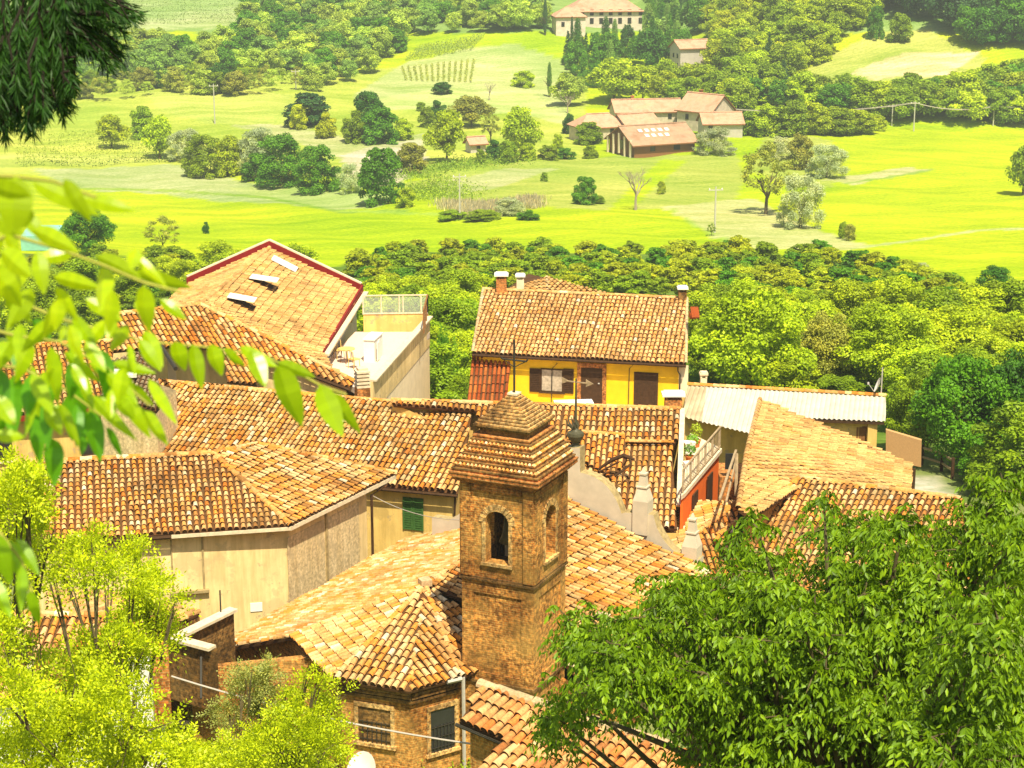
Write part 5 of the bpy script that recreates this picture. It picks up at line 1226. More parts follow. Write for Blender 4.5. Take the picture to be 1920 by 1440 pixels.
# ---------------------------------------------------------------- trees: prototype crowns (height 10 m, width about 8 m), shared by copies
TG_RNG = np.random.default_rng(77); PR = random.Random(5)
CROWNS = {}
def mk(kind, k):
    rng = np.random.default_rng(hash_(kind) + k); nm = 'crown'
    if kind == 'broad': L = crown_lobes(rng, 4, 4, 4.5, 5.2, 46, (.20, .36)); me = leaf_cloud(nm, L, 5200, .56, rng.integers(1e6))
    elif kind == 'broadfine': L = crown_lobes(rng, 4, 4, 4.8, 5.0, 75, (.17, .30)); me = leaf_cloud(nm, L, 20000, .28, rng.integers(1e6), droop=.3)
    elif kind == 'bush': L = bush_lobes(rng, 34, (.20, .34)); me = leaf_cloud(nm, L, 7600, .54, rng.integers(1e6))
    elif kind == 'bushfine': L = bush_lobes(rng, 52, (.15, .28)); me = leaf_cloud(nm, L, 13000, .34, rng.integers(1e6), droop=.2)
    elif kind == 'cone': L = bush_lobes(rng, 54, (.16, .27), 3.9, 10); me = leaf_cloud(nm, L, 11000, .42, rng.integers(1e6))
    elif kind == 'conifer':
        L = []
        for i in range(26):
            z = .8 + 8.6 * (i / 25); r = 2.6 * (1 - (z - .6) / 9.8) + .25
            for j in range(4): a = rng.uniform(0, 6.28); L.append(((r * .55 * math.cos(a), r * .55 * math.sin(a), z - .1), (r * .55, r * .55, .45)))
        me = leaf_cloud(nm, L, 5200, .42, rng.integers(1e6), asp=.35, droop=.5)
    elif kind == 'cypress': L = [((0, 0, z), (1.5 * math.sin(math.pi * min(1, (z + .5) / 11)) ** .7 + .1,) * 2 + (1.0,)) for z in np.linspace(.8, 9.2, 12)]; me = leaf_cloud(nm, L, 4200, .40, rng.integers(1e6), asp=.4)
    elif kind == 'willow': L = bush_lobes(rng, 44, (.18, .30)); me = leaf_cloud(nm, L, 15000, .46, rng.integers(1e6), asp=.25, droop=.3, shell=.45, jit=1.0)
    elif kind == 'sparse': L = crown_lobes(rng, 4, 4, 4.2, 5.8, 44, (.12, .22), core=False); me = leaf_cloud(nm, L, 3400, .34, rng.integers(1e6), shell=.5)
    elif kind == 'orchard': L = bush_lobes(rng, 26, (.17, .30)); me = leaf_cloud(nm, L, 3600, .75, rng.integers(1e6), jit=.9)
    elif kind == 'spiky':
        L = []
        for i in range(30): a = rng.uniform(0, 6.28); q = rng.uniform(.2, 3.0); h = rng.uniform(5, 9.5) - q * .8; L.append(((q * math.cos(a), q * math.sin(a), h / 2 + .5), (.55, .55, h / 2)))
        me = leaf_cloud(nm, L, 12000, .34, rng.integers(1e6), asp=.22)
    return me
def hash_(s): return sum(ord(c) * (i + 3) * 17 for i, c in enumerate(s)) % 9973
NV = {'broad': 5, 'bush': 4, 'broadfine': 3, 'bushfine': 3, 'orchard': 5, 'cone': 2, 'conifer': 2, 'cypress': 1, 'willow': 3, 'sparse': 2, 'spiky': 1}
def proto(kind, i):
    key = (kind, i % NV[kind])
    if key not in CROWNS: CROWNS[key] = mk(*key)
    return CROWNS[key]
TRUNKS = {}
def trunk_mesh(bare=False, seed=0):
    if (bare, seed) in TRUNKS: return TRUNKS[(bare, seed)]
    rng = random.Random(seed + 40); mb = MB()
    def br(p, d, L, r, lvl):
        q = p + d * L * .5 + Vector((rng.gauss(0, .04), rng.gauss(0, .04), 0)) * L; e = p + d * L
        mb.tube([p, q, e], [r, r * .8, r * .55], 6 if lvl < 2 else 4)
        if lvl >= (5 if bare else 2): return
        for k in range(3 if lvl else 5):
            a = rng.uniform(0, 6.28); nd = (d * 1.0 + Vector((math.cos(a), math.sin(a), .25)) * rng.uniform(.45, .85)).normalized(); br(p + d * L * (rng.uniform(.55, 1.0)), nd, L * rng.uniform(.5, .72), r * .5, lvl + 1)
    br(Vector((0, 0, -.4)), Vector((.02, .01, 1)).normalized(), 3.6, .26, 0)
    o = mb.build('trunk', M['bark_pale' if bare else 'bark']); me = o.data; bpy.data.objects.remove(o); TRUNKS[(bare, seed)] = me; return me
COL = {'bright': (.40, .53, .006), 'mid': (.24, .37, .006), 'dark': (.06, .19, .008), 'blue': (.05, .14, .028), 'olive': (.34, .38, .045), 'silver': (.44, .52, .27), 'orch': (.38, .46, .006), 'lime': (.46, .56, .008), 'forest': (.25, .43, .06), 'forest2': (.42, .57, .06), 'middark': (.11, .29, .006)}
tcount = [0]
def tree(kind, P, w, h, col, label=None, cat='tree', group=None, parts=True, name=None, trunk=True):
    tcount[0] += 1; i = tcount[0]; rr = random.Random(i * 7 + 1)
    c = COL[col] if isinstance(col, str) else col; f = rr.uniform(.85, 1.18); g = rr.uniform(.94, 1.06); c = (c[0] * f * g, c[1] * f, c[2] * f)
    me = proto(kind, rr.randrange(99)); rz = rr.uniform(0, 6.28); s = (w / 8.0, w / 8.0 * rr.uniform(.9, 1.1), h / 10.0)
    name = name or {'conifer': 'conifer_tree', 'cypress': 'cypress_tree', 'willow': 'willow_tree', 'orchard': 'orchard_tree', 'bush': 'bush', 'bushfine': 'bush', 'spiky': 'bay_shrub'}.get(kind, 'broadleaf_tree')
    if kind in ('willow', 'bush', 'bushfine', 'cone', 'spiky', 'conifer', 'cypress'): trunk = h > 7 and kind != 'cone'
    if parts:
        t = thing(name, label, cat, P, group); cr = bpy.data.objects.new('crown', me); C.objects.link(cr); cr.parent = t; cr.scale = s; cr.rotation_euler = (0, 0, rz); cr.location = (0, 0, -h * {'willow': .10, 'bush': .05, 'bushfine': .05, 'cone': .05}.get(kind, 0)); cr.color = (*c, 1)
        if trunk:
            tr = bpy.data.objects.new('trunk', trunk_mesh(False, i % 3)); C.objects.link(tr); tr.parent = t; tr.scale = (h / 10,) * 3; tr.rotation_euler = (0, 0, rz)
        return t
    o = bpy.data.objects.new(name, me); C.objects.link(o); o.location = P; o.scale = s; o.rotation_euler = (0, 0, rz); o.color = (*c, 1)
    return tag(o, label, cat, group)
def ptree(x, yb, yt, wpx, kind, col, label, sink=0, **k):
    P, d = TG(x, yb); h = (yb - yt) * d / F * 1.04; w = wpx * d / F; P = P - ZUP * sink
    return tree(kind, P, w, h, col, label, **k)
# --- individually placed trees of the valley (photo foot, top, width) ---
T_ = [
 (210,278,213,66,'broad','bright','round light green tree, leftmost free standing tree of the meadow'),
 (265,258,196,50,'bush','mid','dark green bushy tree just behind the round light one at left'),
 (298,298,213,62,'broad','bright','tall yellow green tree right of the round meadow tree'),
 (348,300,238,72,'willow','silver','pale silvery willow behind the first dark clump'),
 (385,332,250,96,'bushfine','mid','leftmost bushy tree of the dark green meadow clump'),
 (428,330,250,56,'bush','bright','brighter tree at the right end of the first meadow clump'),
 (487,322,232,92,'willow','silver','large pale willow behind the second dark clump'),
 (482,338,285,64,'bush','middark','low dark bush under the large pale willow'),
 (525,348,248,104,'bushfine','middark','tall dark round tree in the middle of the second clump'),
 (596,360,270,104,'bushfine','middark','wide dark tree at the right end of the second clump'),
 (657,362,302,56,'willow','silver','small pale willow between two dark trees'),
 (715,382,271,88,'cone','middark','dense dark egg shaped tree standing alone beside the meadow bend'),
 (762,388,350,40,'bush','bright','low bright bush at the foot of the egg shaped tree'),
 (575,235,172,96,'bush','blue','blackish blue green dense tree in the mid meadow'),
 (562,242,193,38,'bush','lime','bright bush in front of the blackish tree'),
 (612,258,210,44,'bush','lime','bright bush right of the blackish tree'),
 (692,258,167,70,'cone','dark','dark pointed tree top of the centre clump'),
 (665,266,205,56,'bush','mid','bushy tree at the left of the centre clump'),
 (715,268,200,70,'bush','middark','bushy tree at the front of the centre clump'),
 (752,262,222,50,'bush','bright','light bush at the right of the centre clump'),
 (412,172,118,44,'broad','dark','single dark tree before the far left wood'),
 (298,165,130,28,'cone','dark','small dark tree before the tan field'),
 (775,324,264,62,'bush','olive','olive brown bush left of the big green tree'),
 (836,304,204,76,'broad','bright','big bright green tree beside the ruined shed'),
 (884,238,178,76,'broad','olive','olive round topped tree behind the big green tree'),
 (822,226,188,38,'bush','dark','dark bush left of the olive tree'),
 (802,240,200,36,'bush','mid','mid green bush left of the dark bush'),
 (975,292,198,76,'broad','bright','broad light green tree left of the hamlet'),
 (920,268,210,44,'sparse','olive','thin pale tree behind the shed'),
 (900,308,278,22,'cone','mid','tiny pointed shrub below the shed'),
 (930,298,262,44,'bush','dark','dark low bush beside the shed'),
 (952,305,262,44,'cone','mid','pointed green shrub in the garden row'),
 (988,300,266,36,'bush','bright','bright shrub in the middle of the garden row'),
 (1028,300,272,44,'bush','mid','mid green shrub right of the garden row middle'),
 (1045,285,250,24,'cone','bright','small bright conical shrub near the hamlet lawn'),
 (1062,298,276,36,'bush','middark','dark shrub near the hamlet lawn edge'),
 (1108,296,272,32,'bush','mid','shrub at the left foot of the timber gable'),
 (1102,270,228,60,'bush','mid','round bush in front of the leftmost farmhouse'),
 (1066,250,212,28,'bush','dark','dark shrub left of the leftmost farmhouse'),
 (830,176,153,40,'bush','dark','small dark round tree on the pale slope'),
 (982,162,132,46,'bush','bright','light green thicket on the pale slope'),
 (790,208,190,20,'bush','mid','tiny shrub on the pale slope'),
 (1096,384,328,50,'cone','middark','small dense conical tree alone in the dry meadow'),
 (1122,382,366,26,'bush','mid','low bush at the right foot of the small conical tree'),
 (1240,364,338,18,'cone','bright','tiny bright bush right of the bare tree'),
 (1580,447,414,20,'bush','mid','left one of the two small bushes in the right meadow'),
 (1594,451,418,24,'bush','olive','right one of the two small bushes in the right meadow'),
 (1334,442,418,20,'sparse','mid','small ragged shrub by the dry path'),
 (1436,402,264,116,'sparse','olive','thinly leaved tree with dark trunk beside the round willow'),
 (1500,427,317,98,'willow','silver','large round silver willow in the right meadow'),
 (1550,333,265,78,'willow','silver','pale willow behind the large round silver one'),
 (1462,300,254,60,'willow','silver','pale willow top behind the thinly leaved tree'),
 (1500,318,250,56,'bush','olive','olive yellow bush between two pale willows'),
 (1340,290,236,84,'willow','silver','wide pale willow at the right front of the hamlet'),
 (1918,366,262,66,'broad','mid','tree cut by the right picture edge'),
 (386,438,415,14,'bush','dark','tiny dark shrub in the bright meadow'),
 (168,478,383,106,'broadfine','middark','dark leafy tree at the left edge of the orchard'),
 (306,476,402,80,'sparse','olive','thin olive tree right of the dark leafy tree'),
 (1862,570,498,96,'bushfine','dark','dark round tree at the right end of the orchard'),
 (1728,512,490,34,'willow','silver','small pale shrub at the orchard edge'),
 (1440,152,62,46,'conifer','blue','tall dark spruce on the right slope'),
 (1468,160,112,44,'conifer','blue','shorter dark spruce right of the tall one'),
 (1686,78,24,48,'bush','mid','round bush on the upper right slope'),
 (1642,72,8,38,'cone','middark','dark tree left of the round bush on the upper right slope'),
 (1022,66,2,24,'cypress','blue','dark cypress at the left of the hill villa'),
 (1072,96,34,16,'cypress','blue','slim cypress in front of the villa wing'),
 (1092,132,72,24,'cypress','blue','dark cypress below the hill villa'),
 (1222,142,50,68,'broad','dark','big dark round tree left of the grey villa'),
 (1280,112,50,44,'broad','middark','olive dark tree behind the grey villa'),
 (1150,192,108,100,'broad','bright','big bright round tree above the hamlet'),
 (1205,190,120,70,'broad','bright','bright tree right of the big round one above the hamlet'),
 (1030,182,120,26,'cypress','middark','slim dark tree at the left edge of the hamlet wood'),
 (1068,198,135,70,'broad','forest2','light tree left of the big bright round one'),
 (1020,340,322,16,'bush','mid','tiny shrub behind the pale reeds'),
]
for x, yb, yt, w, k, c, lab in T_: ptree(x, yb, yt, w, k, c, lab)
def bare(x, yb, yt, lab):
    P, d = TG(x, yb); h = (yb - yt) * d / F * 1.05; t = thing('bare_tree', lab, 'tree', P); o = bpy.data.objects.new('trunk', trunk_mesh(True, x % 3)); C.objects.link(o); o.parent = t; o.scale = (h / 9.2 * 1.05,) * 2 + (h / 9.2,)
bare(1192, 394, 296, 'leafless grey tree alone in the dry meadow'); bare(918, 188, 148, 'small leafless tree on the pale slope'); bare(1064, 212, 165, 'small leafless tree left of the hamlet')
# pale reed bed by the pole
def reed_bed():
    rng = np.random.default_rng(8); n = 9000; P0 = []
    for i in range(60): 
        x = rng.uniform(835, 1005); y = 405 - 14 * abs((x - 900) / 110) + rng.uniform(-18, 4); p, d = TG(x, y); P0.append(p)
    P0 = np.array([tuple(p) for p in P0]); b = P0[rng.integers(0, 60, n)] + rng.normal(size=(n, 3)) * [1.1, 1.1, 0]; hh = rng.uniform(.6, 1.5, n); T = nrm(np.stack([rng.normal(size=n) * .2, rng.normal(size=n) * .2, np.ones(n)], -1))
    c = b + T * (hh / 2)[:, None]; Nn = nrm(np.cross(T, rng.normal(size=(n, 3)))); me = quads_mesh('reeds', leaf_quads(c, Nn, T, hh, .12), rng.random(n), 'leaf')
    o = bpy.data.objects.new('reed_bed', me); C.objects.link(o); o.color = (.50, .47, .30, 1); tag(o, 'pale pinkish reed bed with a pole in the meadow', 'reeds', kind='stuff')
reed_bed()
for x, w, c, l in ((850, 60, 'mid', 'low green bush at the left foot of the reeds'), (905, 70, 'mid', 'low green bush in the middle below the reeds'), (955, 70, 'willow', 'low pale bush at the right of the reeds'), (990, 50, 'middark', 'low dark bush at the right foot of the reeds')):
    if c == 'willow': ptree(x, 404, 368, w, 'willow', 'silver', l)
    else: ptree(x, 412, 394, w, 'bush', c, l)
# hedge between meadow and hamlet, right
for i, (x, yb, yt, w, c) in enumerate(((1402,252,205,60,'mid'),(1440,254,195,66,'bright'),(1482,252,185,76,'mid'),(1522,252,190,76,'bright'),(1566,252,200,84,'mid'),(1608,250,205,76,'bright'),(1640,244,214,46,'bright'))):
    ptree(x, yb, yt, w, 'bush', c, 'rounded bright bush of the thick hedge beside the hamlet', group='hedge bushes beside the hamlet')
# --- scattered woods -------------------------------------------------------
def scatter(poly, n, spacing, fn, seed, yscale=2.6):
    rng = random.Random(seed); pts = []; xs = [p[0] for p in poly]; ys = [p[1] for p in poly]; tries = 0
    while len(pts) < n and tries < n * 60:
        tries += 1; x = rng.uniform(min(xs), max(xs)); y = rng.uniform(min(ys), max(ys))
        if not inpoly(np.array([x]), np.array([y]), poly)[0]: continue
        if any(abs(x - a) < spacing and math.hypot(x - a, (y - b) * yscale) < spacing for a, b in pts): continue
        pts.append((x, y)); fn(x, y, rng)
    return len(pts)
def wood(kinds, cols, hr, wr, lab, grp):
    def f(x, y, rng):
        P, d = TG(x, y); h = rng.uniform(*hr); tree(rng.choice(kinds), P, h * rng.uniform(*wr), h, rng.choice(cols), lab, group=grp, parts=False)
    return f
scatter([(120,168),(250,152),(360,160),(470,140),(560,140),(600,160),(680,158),(700,120),(770,80),(860,60),(960,62),(1020,60),(1030,-25),(600,-40),(470,-40),(462,60),(450,100),(240,104),(225,60),(120,60)], 210, 26, wood(['broad','bush','broad'], ['forest','forest2','forest','forest2','middark'], (6.5,10), (.8,1.15), 'hazy green broadleaf tree of the wood on the far hillside', 'trees of the far hillside wood'), 1)
scatter([(1050,110),(1060,150),(1110,180),(1170,130),(1250,112),(1330,60),(1330,-20),(1230,20),(1205,80),(1120,104)], 46, 20, wood(['conifer','broad','conifer','cypress'], ['dark','middark','blue','forest'], (8,13), (.55,.8), 'dark tree of the grove below the hill villa', 'dark grove trees below the hill villa'), 2)
scatter([(1330,80),(1350,180),(1400,200),(1500,150),(1590,75),(1640,30),(1640,-40),(1310,-40)], 85, 25, wood(['broad','bush'], ['bright','lime','bright','mid'], (7,11), (.8,1.1), 'bright green tree of the thicket covering the right slope', 'bright thicket trees on the right slope'), 3)
scatter([(1660,20),(1740,50),(1820,95),(1920,100),(1960,60),(1960,-50),(1640,-50)], 55, 24, wood(['broad','conifer','broad'], ['dark','blue','middark'], (10,15), (.7,.9), 'dark tree of the wood on the top right slope', 'dark trees on the top right slope'), 4)
scatter([(1330,200),(1480,206),(1660,230),(1960,234),(1960,168),(1850,180),(1740,200),(1640,212),(1500,192)], 62, 25, wood(['broad','bush','broad'], ['mid','bright','middark','mid'], (6.5,10.5), (.85,1.15), 'full green tree of the treeline behind the power poles', 'treeline behind the power poles'), 5)
scatter([(1230,200),(1245,178),(1340,178),(1400,210),(1380,225),(1290,205)], 18, 22, wood(['broad','bush'], ['mid','bright'], (7,10), (.8,1.05), 'green tree between the hamlet and the grey villa', 'trees between hamlet and grey villa'), 6)
scatter([(130,172),(260,160),(560,150),(620,168),(560,176),(270,184),(130,196)], 30, 24, wood(['bush','sparse'], ['forest2','olive','mid'], (4,7), (.9,1.2), 'small light tree along the foot of the far left wood', 'small trees along the foot of the far wood'), 7)
# orchard behind the houses
def orch(x, y, rng):
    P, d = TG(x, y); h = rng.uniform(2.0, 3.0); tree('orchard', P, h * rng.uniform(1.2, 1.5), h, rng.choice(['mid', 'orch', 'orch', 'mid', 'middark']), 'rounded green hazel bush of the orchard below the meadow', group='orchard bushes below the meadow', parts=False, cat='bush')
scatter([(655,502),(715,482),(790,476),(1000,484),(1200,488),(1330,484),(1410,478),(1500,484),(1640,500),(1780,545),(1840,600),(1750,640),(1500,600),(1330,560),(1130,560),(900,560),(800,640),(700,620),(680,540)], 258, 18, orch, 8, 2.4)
scatter([(190,494),(330,492),(430,520),(380,530),(200,600),(60,560),(60,510)], 30, 22, orch, 9, 2.2)
# --- big trees just behind the village, right -----------------------------
B_ = [
 (1410,752,528,215,'broadfine','bright','big bright round tree right of the yellow house'),
 (1335,720,590,110,'broadfine','mid','darker green tree touching the yellow house wall'),
 (1545,735,575,120,'broadfine','olive','brownish olive tree between the two big bright trees'),
 (1660,740,560,200,'broadfine','bright','big bright tree right of the olive one'),
 (1790,730,570,190,'broadfine','bright','big bright tree near the right edge of the grove'),
 (1905,730,590,170,'broadfine','bright','big light tree at the right picture edge'),
 (1480,760,665,130,'bushfine','bright','low bright tree behind the corrugated roof'),
 (1570,770,700,120,'bushfine','mid','low mid green tree behind the corrugated roof'),
 (1390,742,690,90,'bushfine','mid','low green shrub left behind the corrugated roof'),
 (1720,850,688,130,'broadfine','mid','mid green tree behind the tan woven screen'),
 (1800,880,650,190,'broadfine','middark','tall dark tree by the path'),
 (1900,880,640,180,'broadfine','dark','very dark tree at the right edge above the path'),
 (1905,930,750,190,'bushfine','mid','rounded fuller tree right of the path'),
 (1850,905,800,120,'bushfine','middark','lower dark bush right of the rail fence'),
 (832,752,596,96,'spiky','middark','dark upright bay shrub left of the yellow house'),
 (760,650,560,60,'bushfine','mid','bush behind the glazed roof terrace'),
 (700,600,540,50,'bushfine','dark','dark shrub behind the terrace roof corner'),
 (805,760,690,70,'bushfine','bright','light bush between the terrace wall and the bay shrub'),
 (860,770,700,60,'bushfine','mid','low bush beside the red lean-to roof'),
 (795,640,560,90,'bushfine','lime','yellow green bush behind the bay shrub'),
 (870,640,550,90,'bushfine','bright','bright bush left behind the yellow house roof'),
 (1330,640,560,80,'bushfine','bright','bright bush right behind the yellow house chimney'),
 (1610,640,560,130,'bushfine','bright','rounded bright tree top at the rear of the grove'),
 (1480,640,560,110,'bushfine','mid','green tree top behind the big round tree'),
]
for x, yb, yt, w, k, c, lab in B_: ptree(x, yb, yt, w, k, c, lab)
def grove(x, y, rng):
    P, d = TG(x, y); h = rng.uniform(3.0, 5.5); tree('bushfine', P, h * rng.uniform(1.0, 1.3), h, rng.choice(['bright', 'mid', 'bright']), 'leafy green bush filling the ground between the big grove trees', group='bushes between the grove trees', parts=False, cat='bush')
scatter([(1310,620),(1500,610),(1750,640),(1930,640),(1930,760),(1740,820),(1680,740),(1310,720)], 60, 36, grove, 12, 1.8)
scatter([(640,600),(900,590),(890,700),(860,780),(790,780),(790,640),(660,640)], 24, 26, grove, 13, 1.8)
scatter([(430,500),(540,520),(640,540),(620,600),(180,640),(0,640),(0,560),(200,560)], 24, 36, grove, 14, 1.8)
scatter([(-420,520),(-10,520),(-10,900),(-420,900)], 26, 44, grove, 15, 1.8)
scatter([(-500,474),(0,470),(0,520),(-500,520)], 11, 30, orch, 16, 2.2)
# vineyard rows
def vine_row(a, b, col, lab, grp, hh=1.0, wd=.35, n=None, posts=False):
    D = (b - a).length; rng = np.random.default_rng(int(abs(a.x * 13 + a.y * 7)) + 1); n = n or int(D * 14); f = rng.random(n)
    P = np.array(a)[None] + (np.array(b) - np.array(a))[None] * f[:, None] + rng.normal(size=(n, 3)) * [wd, wd, 0]
    P[:, 2] = Hn(P[:, 0], P[:, 1]) + rng.uniform(.15, hh, n); Nn = nrm(rng.normal(size=(n, 3)) + [0, 0, .6]); T = nrm(np.cross(Nn, rng.normal(size=(n, 3))))
    me = quads_mesh('vine_row', leaf_quads(P, Nn, T, np.full(n, .34), .8), rng.random(n), 'leaf'); o = bpy.data.objects.new('vine_row', me); C.objects.link(o); o.color = (*col, 1); tag(o, lab, 'vine row', grp)
for i in range(15):
    x = 762 + i * 8.5; vine_row(TG(x, 116 - i * 1.4)[0], TG(x + 26, 92 - i * 1.6)[0], (.30, .42, .07), 'short green vine row of the plot above the pale slope', 'vine rows of the upper plot', 1.6, .3)
for i in range(13):
    x = 762 + i * 10; vine_row(TG(x, 152 + i * .3)[0], TG(x - 8 + i * 1.2, 128 - i * 1.2)[0], (.38, .46, .09), 'faint young vine row on the pale slope', 'young vine rows on the pale slope', .8, .2)
for i in range(7):
    y = 304 - i * 9; vine_row(TG(30 if i < 6 else 90, y + 10)[0], TG(318 - i * 14, y)[0], (.30, .42, .03) if i else (.12, .2, .02), 'long low vine row crossing the left meadow', 'vine rows crossing the left meadow', 1.2, .35)
for i in range(6):
    y = 44 - i * 9; vine_row(TG(250, y + 4)[0], TG(448, y)[0], (.16, .26, .04), 'vine row on the hazy hill top at left', 'vine rows on the left hill top', 1.8, .5)
# rough growth patches in the meadows and weeds in the yard
def ground_cover(pixpts, r, n, size, hh, col, lab, name, seed):
    rng = np.random.default_rng(seed); B = np.array([tuple(TG(*p)[0]) for p in pixpts]); k = rng.integers(0, len(B), n); P = B[k] + rng.normal(size=(n, 3)) * [r, r, 0]
    P[:, 2] = Hn(P[:, 0], P[:, 1]) + np.abs(rng.normal(size=n)) * hh * (.4 + .6 * np.sin(P[:, 0] * 1.7) ** 2); Nn = nrm(rng.normal(size=(n, 3)) + [0, 0, .8]); T = nrm(np.cross(Nn, rng.normal(size=(n, 3))))
    o = bpy.data.objects.new(name, quads_mesh(name, leaf_quads(P, Nn, T, size * (.6 + .8 * rng.random(n)), .5), rng.random(n), 'leaf')); C.objects.link(o); o.color = (*col, 1); tag(o, lab, 'weeds', kind='stuff')
ground_cover([(770,360),(790,362),(810,358),(835,362),(780,372),(820,345),(850,370)], 3.0, 5000, .4, .8, (.26, .40, .02), 'bright rough growth beside the egg shaped tree', 'rough_growth', 21)
ground_cover([(780,330),(820,318),(860,312),(900,306),(940,304)], 3.2, 5000, .4, .8, (.22, .36, .03), 'rough green bank below the ruined shed', 'rough_growth', 22)
ground_cover([(350 + i * 22, 1335 + (i % 4) * 28) for i in range(14)] + [(700 + i * 28, 1420 + (i % 3) * 12) for i in range(9)] + [(200 + i * 40, 1430) for i in range(8)], 1.0, 26000, .12, .22, (.32, .42, .02), 'bright weeds covering the yard between walls', 'yard_weeds', 23)
# ---------------------------------------------------------------- near bushes, lower left (fine yellow-green foliage)
def feathery(name, label, foot, tips, col, n_leaf, size, seed, stems=True, spread=.55, trunk_r=.02):
    """a shrub: stems rising from the foot to foliage tips; tips = [(point, radius)]"""
    rng = np.random.default_rng(seed); rr = random.Random(seed); t = thing(name, label, 'tree' if 'tree' in name else 'bush', foot)
    PP, TT = [], []
    vol = np.array([r * r for p, r in tips]); cnt = rng.multinomial(n_leaf // 9, vol / vol.sum())
    for (p, r), k in zip(tips, cnt):
        m = max(5, k // 9)
        for _ in range(m):
            d = nrm(rng.normal(size=3) + [0, 0, .55]); o0 = np.array(tuple(p)) + rng.normal(size=3) * r * .30; L0 = r * rng.uniform(.5, 1.25); f = rng.random(max(1, k // m))[:, None] ** .8
            q = o0 + d * L0 * f + np.array([0, 0, -1]) * r * .22 * f * f + rng.normal(size=(len(f), 3)) * .025
            PP.append(q); TT.append(nrm(d + rng.normal(size=(len(f), 3)) * .55))
    P = np.concatenate(PP); T = np.concatenate(TT); k = len(P)
    # (the sprays sit along shoots radiating from every tip, which leaves gaps between them)
    # each spray: a short stalk carrying nine leaflets in two ranks
    L = size * 5.0; side = nrm(np.cross(T, rng.normal(size=T.shape))); upn = nrm(np.cross(side, T)); upn[upn[:, 2] < 0] *= -1
    Q, NN, AX, S = [], [], [], []
    for j in range(9):
        f = (j // 2 + 1) / 5.0; sg = 1 if j % 2 else -1
        if j == 8: c = P + T * L * 1.08; a = T
        else: c = P + T * (L * f)[..., None] if np.ndim(L * f) else P + T * (L * f) + side * sg * size * .55; a = nrm(side * sg + T * .6)
        droop = np.array([0, 0, -1]) * size * 1.6 * f * f
        Q.append(c + droop); NN.append(nrm(upn + rng.normal(size=T.shape) * .35)); AX.append(a); S.append(size * (.75 + .5 * rng.random(k)))
    Q = np.concatenate(Q); NN = np.concatenate(NN); AX = np.concatenate(AX); S = np.concatenate(S)
    NN = nrm(NN - AX * np.sum(NN * AX, 1, keepdims=True))
    me = quads_mesh('foliage', leaf_quads(Q - np.array(tuple(foot)), NN, AX, S, .48), rng.random(len(Q)), 'leaf_near')
    o = bpy.data.objects.new('foliage', me); C.objects.link(o); o.parent = t; o.color = (*col, 1)
    if stems:
        mb = MB(); foot = Vector(foot); hub = [foot + Vector((rr.gauss(0, .15), rr.gauss(0, .15), .3)) for _ in range(4)]
        for i, (p, r) in enumerate(tips):
            p = Vector(p); a = hub[i % 4]; m1 = a.lerp(p, .4) + Vector((rr.gauss(0, .12), rr.gauss(0, .12), .35)); m2 = a.lerp(p, .75) + Vector((rr.gauss(0, .1), rr.gauss(0, .1), .2))
            mb.tube([foot, a, m1, m2, p], [trunk_r, trunk_r * .7, trunk_r * .45, trunk_r * .28, .012], 6)
            for _ in range(3):
                e = p + Vector((rr.gauss(0, 1), rr.gauss(0, 1), rr.gauss(.2, .8))) * r * .6; mb.tube([m2, m2.lerp(e, .5) + Vector((0, 0, .08)), e], [.02, .013, .006], 4)
        mb.build('stems', M['bark'], t)
    return t
YG = (.50, .62, .008)
def tips_from(px, dd, seed, n=1):
    rr = random.Random(seed); out = []
    for x, y, r in px: d = rr.uniform(*dd); out.append((UD(x, y, d), r * d / F))
    return out
f0, _ = TG(120, 1700)
feathery('robinia_tree', 'bright yellow green feathery tree at the far lower left edge', UD(60, 1760, 27), tips_from([(30,920,40),(15,980,50),(60,960,36),(40,1030,36),(90,1010,18),(5,1070,34),(20,890,24),(0,1130,26),(50,900,16),(5,1185,34),(45,1225,26)], (25, 28), 1), YG, 16000, .066, 31)
feathery('robinia_tree', 'tall feathery yellow green tree before the stucco house', UD(225, 1720, 29), tips_from([(110,1060,32),(150,1040,28),(185,1075,32),(95,1095,18),(215,1060,14),(262,1045,26),(275,1080,26),(250,1105,22),(290,1120,28),(265,1160,38),(300,1180,28),(220,1200,34),(165,1225,34),(250,1230,32),(120,1270,38),(170,1280,38),(210,1255,34),(180,1010,16),(330,1120,12)], (27.5, 30.5), 2), YG, 24000, .066, 32)
feathery('robinia_tree', 'spreading yellow green tree at the bottom left corner', UD(180, 1700, 24), tips_from([(180,1320,56),(230,1370,56),(120,1350,56),(290,1400,46),(60,1350,54),(30,1290,38),(340,1420,38),(210,1430,58),(100,1420,58),(20,1410,58),(380,1440,34),(250,1300,24),(0,1240,34)], (22.5, 25.5), 3), (.52, .64, .010), 30000, .058, 33)
feathery('leafy_bush', 'yellow green bush growing up before the apse wall', UD(530, 1640, 33), tips_from([(560,1300,28),(600,1290,18),(540,1340,34),(610,1350,32),(560,1380,42),(500,1400,42),(450,1420,38),(610,1400,34),(540,1430,48),(480,1440,44),(640,1300,10),(410,1435,30),(575,1268,10)], (31.5, 34.5), 4), (.48, .60, .008), 24000, .062, 34)
feathery('leafy_bush', 'thin grey green bush left of the yellow bush before the yard wall', UD(455, 1600, 36), tips_from([(480,1275,36),(450,1300,34),(510,1265,26),(500,1310,38),(430,1340,30),(465,1350,36)], (35, 37), 5), (.36, .40, .10), 9000, .055, 35, spread=.8)
